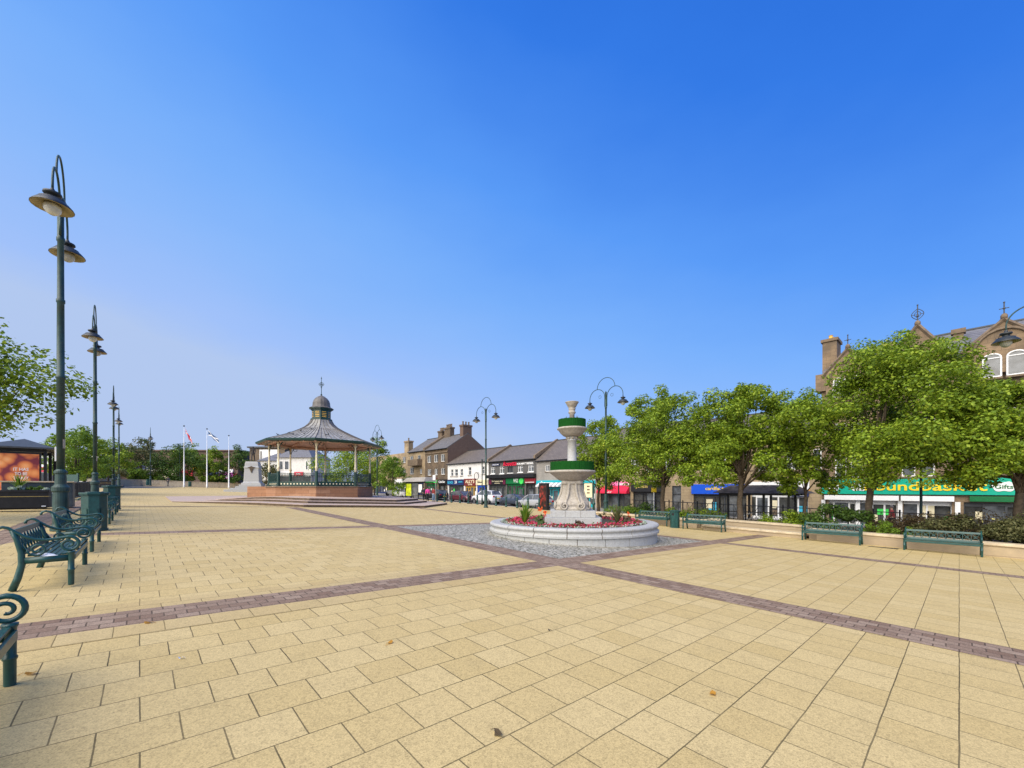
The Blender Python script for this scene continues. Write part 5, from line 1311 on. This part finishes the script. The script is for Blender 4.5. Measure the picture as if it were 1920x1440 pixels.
rc('panel', 307, 334, 881, 899, 'cream', .8); rc('sign_board', 338, 362, 882, 893, 'red', .3); rc('sign_board', 363, 378, 872, 880, 'orange', .3); rc('shop_front', 390, 412, 884, 900, 'navy', .3); rc('shop_front', 412, 438, 886, 899, 'purple', .35, 'Scream'); rc('fascia', 412, 438, 880, 885.8, 'white', .3); rc('panel', 438, 446, 888, 898, 'dred', .3)
t, rc = block('house', 'small gabled house top showing above the flat brown block', 430, 452, 856, 128, 9, 'sand', 'tile', 2.4)
t, rc = block('house', 'boxy grey and white building with a flat roof left of the white-walled house', 468, 534, 840, 98, 10, 'dress', 'darkgrey')
rc('panel', 487, 520, 843, 868, 'white', .1); rc('window', 488.5, 491.5, 846, 862, 'rubble', .14)
t, rc = block('house', 'white-walled two-storey house with a hipped slate roof, seen through the bandstand', 519, 583, 858, 84, 9, 'harl', 'slate2', 3.4)
for a, b_ in ((524, 531), (533.5, 542), (573, 577)):
    o = rc('window', a, b_, 864, 881, 'white', .06); xa = (a+.8-551)/F*84; xb = (b_-.8-551)/F*84; lz_ = gz((551-CX)/F*84, 84)
    MB().box(xa, xb, -.075, -.062, zat(880, 84)-lz_, zat(865, 84)-lz_).obj('pane', 'glass', o)
rc('sign_board', 553, 569, 885, 892, 'red', .3, 'BAR'); rc('shop_front', 520, 582, 893, 912, 'darkgrey', .1); rc('fascia', 520, 552, 886, 891, 'white', .25)
t, rc = block('house', 'low white wing with a sloping dark roof in front of the boxy grey building', 486, 522, 864, 88, 8, 'harl', 'slate2', 2.0)
# ---------------------------------------------------------------- cars
for nm, c in (('car_white', (.72, .72, .72)), ('car_dark', (.035, .045, .065)), ('car_silver', (.36, .37, .38)), ('car_maroon', (.10, .02, .03)), ('car_black', (.02, .02, .025))):
    m, nt, b = new_mat(nm+'_paint'); nt.links.new(ramp(nt, noise(nt, ocoord(nt), 3), [(.3, tuple(x*.9 for x in c)), (.7, c)]), b.inputs['Base Color'])
    b.inputs['Roughness'].default_value = .25; b.inputs['Coat Weight'].default_value = .6; b.inputs['Coat Roughness'].default_value = .05; K[nm] = m
K['tyre'] = M('tyre_rubber', (.015, .015, .016), .9); K['rim'] = M('wheel_rim', (.4, .4, .41), .3, metal=.8); K['tail'] = M('tail_light', (.45, .01, .015), .25); K['head'] = M('head_light', (.75, .76, .78), .15)
GC = 'cars parked along the far side of the street'
def car(label, paint, loc, rz, kind='saloon'):
    t = thing('parked_car', label, 'car', loc, rz, GC); suv = kind == 'suv'; hb = kind in ('suv', 'hatch')
    hz = .20 if suv else 0; L_ = 4.5
    if hb: prof = [(-2.2, .62, .80), (-2.12, .68, .98), (-1.6, .72, 1.0), (-.6, .73, .99), (.55, .73, .97), (1.05, .72, .93), (1.75, .68, .84), (2.1, .62, .72), (2.2, .55, .58)]
    else: prof = [(-2.25, .60, .74), (-2.15, .68, .93), (-1.55, .72, .97), (-.6, .73, .95), (.65, .73, .93), (1.15, .72, .89), (1.85, .67, .80), (2.15, .61, .68), (2.25, .55, .56)]
    b = MB()
    for x, w, zt_ in prof:
        zt_ += hz; zb = .24+hz*.6; w *= 1.22
        b.v += [(x, -w*.85, zb), (x, -w, zb+.14), (x, -w, zt_-.18), (x, -w*.93, zt_-.02), (x, -w*.5, zt_+.02), (x, w*.5, zt_+.02), (x, w*.93, zt_-.02), (x, w, zt_-.18), (x, w, zb+.14), (x, w*.85, zb)]
    n = 10
    for i in range(len(prof)-1):
        for k in range(n): k2 = (k+1) % n; b.f.append((i*n+k, i*n+k2, (i+1)*n+k2, (i+1)*n+k))
    b.f.append(tuple(range(n-1, -1, -1))); e = (len(prof)-1)*n; b.f.append(tuple(e+k for k in range(n)))
    b.obj('body', paint, t, True, .03)
    if hb: cab = [(-2.08, .95, .62), (-1.75, 1.42, .55), (-.7, 1.50, .56), (.25, 1.46, .55), (1.15, .92, .64)]
    else: cab = [(-1.85, .92, .62), (-1.0, 1.36, .53), (-.2, 1.43, .54), (.3, 1.40, .54), (1.25, .88, .64)]
    cb, rf = MB(), MB()
    for x, z, w in cab: cb.v += [(x, -.80, .90+hz), (x, -w*1.12, z+hz), (x, w*1.12, z+hz), (x, .80, .90+hz)]
    for i in range(len(cab)-1):
        for k in range(4): k2 = (k+1) % 4; cb.f.append((i*4+k, i*4+k2, i*4+4+k2, i*4+4+k))
    cb.f += [(3, 2, 1, 0), (16, 17, 18, 19)]
    cb.obj('window_glass', 'glass', t)
    for i, (x, z, w) in enumerate(cab[1:4]): rf.v += [(x, -w*1.15, z+hz-.05), (x, -w*1.05, z+hz+.025), (x, 0, z+hz+.045), (x, w*1.05, z+hz+.025), (x, w*1.15, z+hz-.05)]
    for i in range(2):
        for k in range(4): rf.f.append((i*5+k, i*5+k+1, i*5+6+k, i*5+5+k))
    for s in (-1, 1):
        for j in (0, 3):
            x, z, w = cab[j]; x2, z2, w2 = cab[j+1]; rf.tube([(x, s*.79*(1 if (j == 0) else w*1.15/.79), z+hz), (x2, s*(w2*1.14 if j == 0 else .80), z2+hz)], .045, 5)
        xm = cab[2][0]+.15; rf.tube([(xm, s*.8, .92+hz), (xm, s*.63, 1.46+hz)], .04, 4)
    rf.obj('roof', paint, t, True)
    for x in (-1.35, 1.4):
        for s in (-1, 1):
            wr = .33+hz*.2; y = s*.78
            ty = MB().lathe([(wr-.10, -.10), (wr-.02, -.11), (wr, -.08), (wr, .08), (wr-.02, .11), (wr-.10, .10)], 18); ty.v = [(x+a, y+c_, wr+b_) for a, b_, c_ in ty.v]
            w = ty.obj('wheel', 'tyre', t, True)
            ri = MB().lathe([(0.001, .085), (.08, .095), (wr-.11, .075), (wr-.08, .10)], 14); ri.v = [(x+a, y+s*c_, wr+b_) for a, b_, c_ in ri.v]; ri.obj('rim', 'rim', w)
            ar = MB().lathe([(wr+.03, 0.0), (wr+.07, .02), (wr+.07, .05)], 16, a0=0, a1=PI)
            ar.v = [(x+a, s*(.80+.06*(1 if suv else .6))+s*c_*.8, wr+b_) for a, b_, c_ in ar.v]; ar.obj('wheel_arch', 'black', t)
    for s in (-1, 1):
        MB().cbox(-2.17, s*.62, .80+hz, .14, .26, .16).obj('tail_light', 'tail', t, bevel=.02); MB().cbox(2.05, s*.55, .66+hz, .2, .3, .13).obj('headlight', 'head', t, bevel=.03)
        MB().cbox(.75, s*.95, .98+hz, .12, .16, .11).obj('wing_mirror', paint, t, bevel=.03)
    MB().cbox(-2.27, 0, .55+hz, .02, .5, .11).obj('number_plate', 'yellow', t); MB().cbox(2.23, 0, .45+hz, .02, .5, .11).obj('number_plate', 'white', t)
    return t
for px, q, paint, kind, back, lab in ((912, 32.4, 'car_white', 'suv', 0, 'white sport utility car with red tail lights, parked left of the dark saloon'),
     (968, 33.0, 'car_dark', 'saloon', 1, 'dark blue-grey saloon car parked in front of the green shop'), (1001, 31.6, 'car_silver', 'hatch', 0, 'silver grey hatchback parked beside the advertising totem'),
     (868, 33.0, 'car_maroon', 'hatch', 1, 'dark maroon car parked before the yellow shopfront'), (818, 33.2, 'car_black', 'hatch', 0, 'black car parked behind the waiting people at the bus stop'),
     (755, 31.0, 'car_white', 'hatch', 0, 'white hatchback seen from behind, just left of the bus shelter'), (741, 32.6, 'car_silver', 'suv', 0, 'silver car behind the white hatchback, half hidden by the bright tree')):
    p, Y = onq(px, q); l = W(p, q, -.10)
    car(lab, paint, l, TH+PI/2+(PI if back else 0), kind)
# ---------------------------------------------------------------- bollards, totem, bus stop
bo = thing('bollard', '', 'bollard', (0, 0, 0), 0, 'green bollards along the kerb')
MB().lathe([(.13, 0), (.13, .12), (.10, .16), (.09, .2), (.085, .72), (.11, .74), (.11, .79), (.08, .82), (.085, .9), (.11, .94), (.10, 1.02), (.05, 1.06), (.0, 1.07)], 12).obj('post', 'green', bo, True)
MB().lathe([(.092, .60), (.096, .61), (.096, .67), (.092, .68)], 12).obj('band', 'lampgreen', bo)
BXY = ((820, 942), (833.5, 943), (846.5, 944), (862.5, 945), (878, 946), (895, 947.5), (930, 950), (949, 952), (969.5, 954), (990, 955.5), (1011, 957.5))
for i, (x, y) in enumerate(BXY):
    o = bo if i == 0 else dup(bo, (0, 0, 0)); o.location = at(x, y-1.5)
    o['label'] = ['green bollard nearest the bus stop pole, first of the kerb row', 'green bollard second from the bus stop pole', 'green bollard in front of the shop with navy fascia, left of the maroon car', 'green bollard in front of the maroon car', 'green bollard before the yellow shopfront, right of the maroon car', 'green bollard just left of the plain dark post',
                  'green bollard before the rear of the white sport utility car', 'green bollard between the white and the dark blue cars', 'green bollard in front of the dark blue saloon', 'green bollard in front of the silver hatchback bonnet', 'green bollard just left of the black advertising totem'][i]
tt_ = thing('advert_totem', 'black advertising totem with a dark red poster left of the fountain', 'totem', at(1020, 956), TH-PI/2-.25)
MB().box(-.72, .72, -.14, .14, .0, 2.55).obj('case', 'black', tt_, bevel=.03)
m, nt, b = new_mat('red_dark_poster'); o = ocoord(nt); n = noise(nt, o, 2.2, 3)
nt.links.new(ramp(nt, n, [(.38, (.015, .01, .01)), (.52, (.07, .015, .012)), (.62, (.30, .03, .02)), (.74, (.3, .22, .18))]), b.inputs['Base Color']); b.inputs['Roughness'].default_value = .3
MB().box(-.56, .56, -.15, -.142, .35, 2.3).obj('poster', m, tt_)
bsh = thing('bus_shelter', 'dark-framed glass bus shelter with a lime poster on the far kerb', 'bus shelter', (0, 0, 0)); pA = onq(761, 28.2)[0]; pB = onq(797, 28.2)[0]
l = W(pA, 28.2); bsh.location = l; bsh.rotation_euler.z = TH-PI/2; wB = pA-pB
f = MB()
for x in (0, wB/3, 2*wB/3, wB):
    f.cbox(x, 0, 1.15, .09, .09, 2.3)
f.box(0, wB, -.05, .05, 2.2, 2.35); f.box(0, wB, 1.2, 1.3, 2.2, 2.3); f.cbox(0, 1.25, 1.15, .08, .08, 2.3); f.cbox(wB, 1.25, 1.15, .08, .08, 2.3); f.box(0, wB, -.03, .03, .35, .42); f.box(.6, wB-.6, .1, .4, .5, .56)
f.obj('frame', 'black', bsh)
rf = MB().face([(-.4, -.4, 2.36), (wB+.4, -.4, 2.36), (wB, .1, 2.95), (0, .1, 2.95)]); rf.face([(-.4, 1.7, 2.36), (0, 1.1, 2.95), (wB, 1.1, 2.95), (wB+.4, 1.7, 2.36)]); rf.face([(0, .1, 2.95), (wB, .1, 2.95), (wB, 1.1, 2.95), (0, 1.1, 2.95)])
rf.face([(-.4, -.4, 2.36), (0, .1, 2.95), (0, 1.1, 2.95), (-.4, 1.7, 2.36)]); rf.face([(wB+.4, -.4, 2.36), (wB+.4, 1.7, 2.36), (wB, 1.1, 2.95), (wB, .1, 2.95)]); rf.obj('roof', 'rubble', bsh)
MB().box(.12, wB/3-.12, -.055, -.04, .4, 2.1).obj('poster', M('lime_yellow_poster', (.42, .5, .02), .4, .5, 2), bsh); MB().box(wB*.68, wB*.85, -.02, -.01, .9, 2.0).obj('timetable', 'white', bsh)
MB().face([(wB/3, 0, .45), (wB*.66, 0, .45), (wB*.66, 0, 2.15), (wB/3, 0, 2.15)]).obj('glass_panel', 'glass', bsh)
bsp = thing('bus_stop_pole', 'pale bus stop pole with a small white flag sign beside the waiting people', 'bus stop', at(817, 943), TH-PI/2); MB().tube([(0, 0, -.1), (0, 0, 3.1)], .05, 8).obj('pole', 'rubble', bsp); MB().box(-.6, -.05, -.02, .02, 2.55, 3.1).obj('flag_sign', 'white', bsp)
for px, py, rz, top, legs, pose, lab in ((802, 940, 3.6, 'hotpink', 'trousers', 'stand', 'person in a bright pink jacket and black trousers waiting by the bus shelter'), (813, 940.5, 2.6, 'redtop', 'jeans', 'stand', 'person in a dark red top and pale jeans beside the bus stop pole'),
      (794, 939.5, .6, 'coat', 'trousers', 'walk', 'person in dark clothes at the right end of the bus shelter'), (838, 939.5, 2.0, 'coat', 'trousers', 'stand', 'person in a dark coat beyond the bollards before the navy shop'),
      (880.5, 944.5, 1.2, 'greytop', 'trousers', 'walk', 'person in a grey top walking past the yellow shopfront')):
    person(lab, at(px, py), rz, top, legs, pose=pose)
p_, Y_ = onq(1668, 33.5); person('grey-haired person in a dark red jacket by the emerald shop, half hidden by shrubs', W(p_, 34.6), 1.0, 'redtop', 'trousers', 'greytop', 'walk')
nb = thing('noticeboard', 'cream noticeboard between green posts with ball-topped bases, right of the fountain pedestal', 'noticeboard', at(1103, 966), TH-PI/2+.5)
for x in (-.42, .42): MB().lathe([(.10, 0), (.09, .8), (.12, .85), (.13, .95), (.07, 1.05), (.05, 1.1), (.045, 2.6), (.06, 2.62), (.0, 2.72)], 10, (x, 0)).obj('post', 'green', nb, True)
MB().box(-.36, .36, -.05, .05, 1.35, 2.55).obj('frame', 'green', nb, bevel=.01); MB().box(-.31, .31, -.056, -.05, 1.4, 2.5).obj('board', 'cream', nb)
s = MB()
for z in (2.2, 1.95, 1.7): s.box(-.1, .12, -.060, -.0565, z, z+.12)
s.obj('notice', 'dress', nb)
# ---------------------------------------------------------------- right-hand planters
def seg(q, p0, p1, n=8): return [W(p0+(p1-p0)*i/n, q) for i in range(n+1)]
lowwall('long sandstone planter wall behind the two right-hand benches', seg(22.7, -14, 4.6, 10), .50, .42)
lowwall('low stone ledge in front of the recessed planter, left of the third bench', seg(22.55, 4.75, 9.3, 6), .27, .42)
lowwall('recessed upper planter wall behind the low ledge', seg(24.1, 4.75, 9.6, 6), .56, .4)
lowwall('planter wall behind the bench and bin right of the fountain', seg(22.9, 9.75, 17.0, 6), .50, .42)
lowwall('short return wall at the left end of the recessed planter', [W(9.62, 23.2), W(9.62, 24.2)], .50, .3)
so_ = MB(); strip(so_, -14, 4.7, 22.8, 28.4, .36); strip(so_, 4.7, 9.6, 24.2, 28.4, .38); strip(so_, 9.6, 17, 23.0, 28.4, .36); strip(so_, 4.7, 9.6, 22.7, 24.0, .12); so_.uv = None
struct(so_.obj('planter_soil', 'earth'))
bk = MB(); n = 0
lowwall('plain planter wall on the road side behind the right-hand trees', seg(28.4, -14, 17, 10), .5, .3)
r = random.Random(9); lb = MB()
for i in range(420):
    p, q = r.uniform(4.9, 9.2), r.uniform(22.8, 23.9)
    if r.random() > .35+.65*(p < 6.8): continue
    leaf_quad(lb, W(p, q, .13+.03*r.random()), r.uniform(.06, .13), (r.gauss(0, .3), r.gauss(0, .3), 1), r.uniform(0, 6), .7)
struct(lb.obj('fallen_leaves', 'leafa'), 'stuff')
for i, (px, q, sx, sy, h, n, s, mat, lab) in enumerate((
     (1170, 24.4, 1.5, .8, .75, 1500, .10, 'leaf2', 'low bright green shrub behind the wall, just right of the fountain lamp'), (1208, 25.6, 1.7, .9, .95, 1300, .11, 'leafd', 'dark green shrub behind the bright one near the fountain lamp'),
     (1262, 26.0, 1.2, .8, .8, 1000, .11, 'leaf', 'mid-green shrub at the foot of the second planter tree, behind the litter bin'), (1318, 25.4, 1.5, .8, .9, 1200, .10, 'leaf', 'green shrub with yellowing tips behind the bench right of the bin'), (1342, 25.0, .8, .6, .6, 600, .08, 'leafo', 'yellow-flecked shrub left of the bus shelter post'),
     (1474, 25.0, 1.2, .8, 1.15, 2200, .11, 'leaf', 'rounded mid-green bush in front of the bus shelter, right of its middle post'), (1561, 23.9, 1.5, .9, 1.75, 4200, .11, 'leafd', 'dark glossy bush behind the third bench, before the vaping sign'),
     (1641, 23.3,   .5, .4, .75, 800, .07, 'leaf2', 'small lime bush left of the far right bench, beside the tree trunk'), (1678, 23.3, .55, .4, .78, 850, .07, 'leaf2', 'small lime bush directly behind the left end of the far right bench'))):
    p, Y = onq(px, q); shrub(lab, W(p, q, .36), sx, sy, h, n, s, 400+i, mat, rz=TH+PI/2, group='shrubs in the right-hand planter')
for i, (p, q, sx, sy, h, n, mat, lab) in enumerate(((.9, 24.4, 1.9, .9, 1.15, 7000, 'leafb', 'bronze-red low shrub behind the far right bench'), (-1.7, 23.8, 3.2, 1.0, 1.5, 24000, 'leafo', 'broad olive hedge with small yellow flowers at the right edge'), (-1.3, 25.4, 2.4, .9, 1.7, 4200, 'leafb', 'taller purple-bronze shrub behind the olive hedge'))):
    o = shrub(lab, W(p, q, .36), sx, sy, h, n, .085, 450+i, mat, 'hedge', 'hedge', TH+PI/2, ncl=48)
r = random.Random(4); fb = MB()
for i in range(18):
    c = W(r.uniform(-4, .2), r.uniform(23.2, 24.2), .36+r.uniform(.75, 1.15))
    for k in range(4): leaf_quad(fb, c+rv(r)*.03, .05, rv(r)+Vector((0, 0, .8)), r.uniform(0, 6), .9)
struct(fb.obj('yellow_flowers', 'broom'), 'stuff')
rl = thing('railing', 'long black railing with crossed panels behind the right-hand planter', 'railing', (0, 0, 0)); b = MB()
pts = seg(28.0, 0, 17, 17)
for a, c in zip(pts, pts[1:]):
    for z in (.45, 1.35): b.tube([a+Vector((0, 0, z)), c+Vector((0, 0, z))], .025, 5)
    b.tube([a+Vector((0, 0, 0)), a+Vector((0, 0, 1.5))], .04, 6)
    m1 = a.lerp(c, .3); m2 = a.lerp(c, .7)
    for x1, x2 in ((m1, m2), (m2, m1)): b.tube([x1+Vector((0, 0, .45)), x2+Vector((0, 0, 1.35))], .016, 4)
    for m_ in (m1, m2): b.tube([m_+Vector((0, 0, .45)), m_+Vector((0, 0, 1.35))], .016, 4)
b.obj('bars', 'black', rl)
sh = thing('bus_shelter', 'long dark bus shelter with a sloping grey roof behind the second planter tree', 'bus shelter', (0, 0, 0)); QS = 29.4
pA = onq(1352, QS)[0]; pB = onq(1500, QS)[0]; l = W((pA+pB)/2, QS); sh.location = l; sh.rotation_euler.z = TH-PI/2; w2 = (pA-pB)/2
zr0 = zat(925, onq(1425, QS)[1])-l.z; zr1 = zat(909.5, onq(1425, QS)[1])-l.z
f = MB()
for px in (1350, 1390, 1432, 1479): x = (pA+pB)/2-onq(px, QS)[0]; f.cbox(x, 0, zr0/2, .12, .12, zr0); f.cbox(x, 1.5, zr0/2, .12, .12, zr0)
f.box(-w2, w2, -.06, .06, zr0-.12, zr0); f.box(-w2, w2, 1.44, 1.56, zr0-.12, zr0); f.box(-w2, w2, -.03, .03, .9, .96); f.obj('frame', 'black', sh)
A = [(-w2-.4, -.5, zr0), (w2+.4, -.5, zr0), (w2+.4, 2.0, zr0), (-w2-.4, 2.0, zr0)]; B = [(-w2+.45, .4, zr1), (w2-.45, .4, zr1), (w2-.45, 1.1, zr1), (-w2+.45, 1.1, zr1)]
rf = MB()
for i in range(4): j = (i+1) % 4; rf.face([A[i], A[j], B[j], B[i]])
rf.face(B); rf.face(A[::-1]); rf.obj('roof', M('shelter_roof', (.14, .115, .09), .9, .5, 2.5), sh)
wb = thing('ornamental_gate', 'white ornamental metal bench end with scrollwork inside the right bus shelter', 'metalwork', W(onq(1418, 30.6)[0], 30.6), TH-PI/2); b = MB()
b.tube([(-1.0+.2*i, 0, .45+.45*math.sin(PI*i/10)) for i in range(11)], .04, 6); b.tube([(-1.05, 0, .12), (1.05, 0, .12)], .04, 6)
for i in range(7): b.tube([(-.9+.3*i, 0, .12), (-.6+.3*i if i < 6 else .6, 0, .6)], .025, 5); b.tube([(-.6+.3*i if i < 6 else .9, 0, .12), (-.9+.3*i, 0, .6)], .025, 5)
b.obj('scrollwork', 'white', wb)
wm = thing('way_marker', 'thin white post with a yellow marker near the second planter tree', 'post', W(onq(1226, 30)[0], 30)); MB().tube([(0, 0, -.2), (0, 0, 2.9)], .05, 7).obj('pole', 'white', wm); MB().cbox(0, 0, 2.2, .3, .3, .35).obj('marker', 'yellow', wm)
# ---------------------------------------------------------------- big plane trees of the right-hand planter
TR = 'plane trees in the right-hand planter'
for i, (px, q, ytop, hw, c0, n, ox, lab) in enumerate(((1122, 27.5, 784, 82, 1.6, 18000, .3, 'farthest planter tree, just right of the fountain, with a low dark crown'), (1243, 25.6, 733, 116, 1.95, 38000, 0, 'planter tree with a leaning dark trunk behind the bin and benches'),
      (1388, 25.2, 722, 120, 1.95, 42000, .2, 'round-crowned planter tree with its trunk in front of the bus shelter roof'), (1631, 24.9, 648, 200, 2.15, 64000, .75, 'largest planter tree, its wide crown covering the gabled building'), (1912, 25.2, 704, 188, 2.15, 46000, -.1, 'planter tree at the right edge with a thick dark trunk'))):
    p, Y = onq(px, q); l = W(p, q, .3); u = (px-CX)/F; hh = zat(ytop, Y)-l.z
    tree('tree', lab, 'tree', l, hh, hw/F*Y/math.sqrt(1+u*u*.6), c0, .16 if i else .12, n, (.17, .15, .145, .13, .12)[i], 500+i*7, 'leaf', TR, ncl=(72, 104, 108, 128, 112)[i], nl=16, lean=(ox, -ox*.6))
# a small tree squeezed between two crowns
p, Y = onq(1510, 26.5); tree('tree', 'thin tree crown filling the gap left of the largest planter tree', 'tree', W(p, 26.5, .3), zat(748, Y)-W(p, 26.5).z-.3, 2.1, 1.6, .09, 8500, .17, 560, 'leaf', TR, ncl=26, clr=(.2, .4), nl=6)
# ---------------------------------------------------------------- fallen leaves on the slabs
for i, (x, y, mat, lab) in enumerate(((278, 1169, 'leafa', 'small yellow leaf lying on the slabs beside the left brick band'), (1337, 1303, 'leafa', 'yellow leaf on the slabs at lower right of centre'), (934, 1378, 'leafb', 'curled brown leaf on a slab at the bottom centre'), (57, 1265, 'leafa', 'orange leaf beside the leg of the nearest bench'), (730, 1207, 'leafa', 'tiny orange leaf scrap on the slabs left of centre'), (1030, 1183, 'bark', 'dark speck of litter between slabs near the centre'), (338, 1236, 'white', 'white scrap of litter on a slab near the left brick band'))):
    c = at(x, y); b = MB(); k = random.Random(i); s = .045 if mat in ('leafa', 'leafb') else .02
    P = [(s*math.cos(t*PI/4)*k.uniform(.6, 1.1), s*.7*math.sin(t*PI/4)*k.uniform(.6, 1.1), .006+.018*abs(math.cos(t*PI/4))) for t in range(8)]
    b.v = [(0, 0, .006)]+P; b.f = [(0, 1+t, 1+(t+1) % 8) for t in range(8)]; b.tube([(s, 0, .02), (s*1.7, .01, .006)], .002, 4)
    tag(b.obj('leaf' if mat in ('leafa', 'leafb') else 'litter', mat, loc=c, rz=i*1.1), lab, 'leaf' if mat in ('leafa', 'leafb') else 'litter')
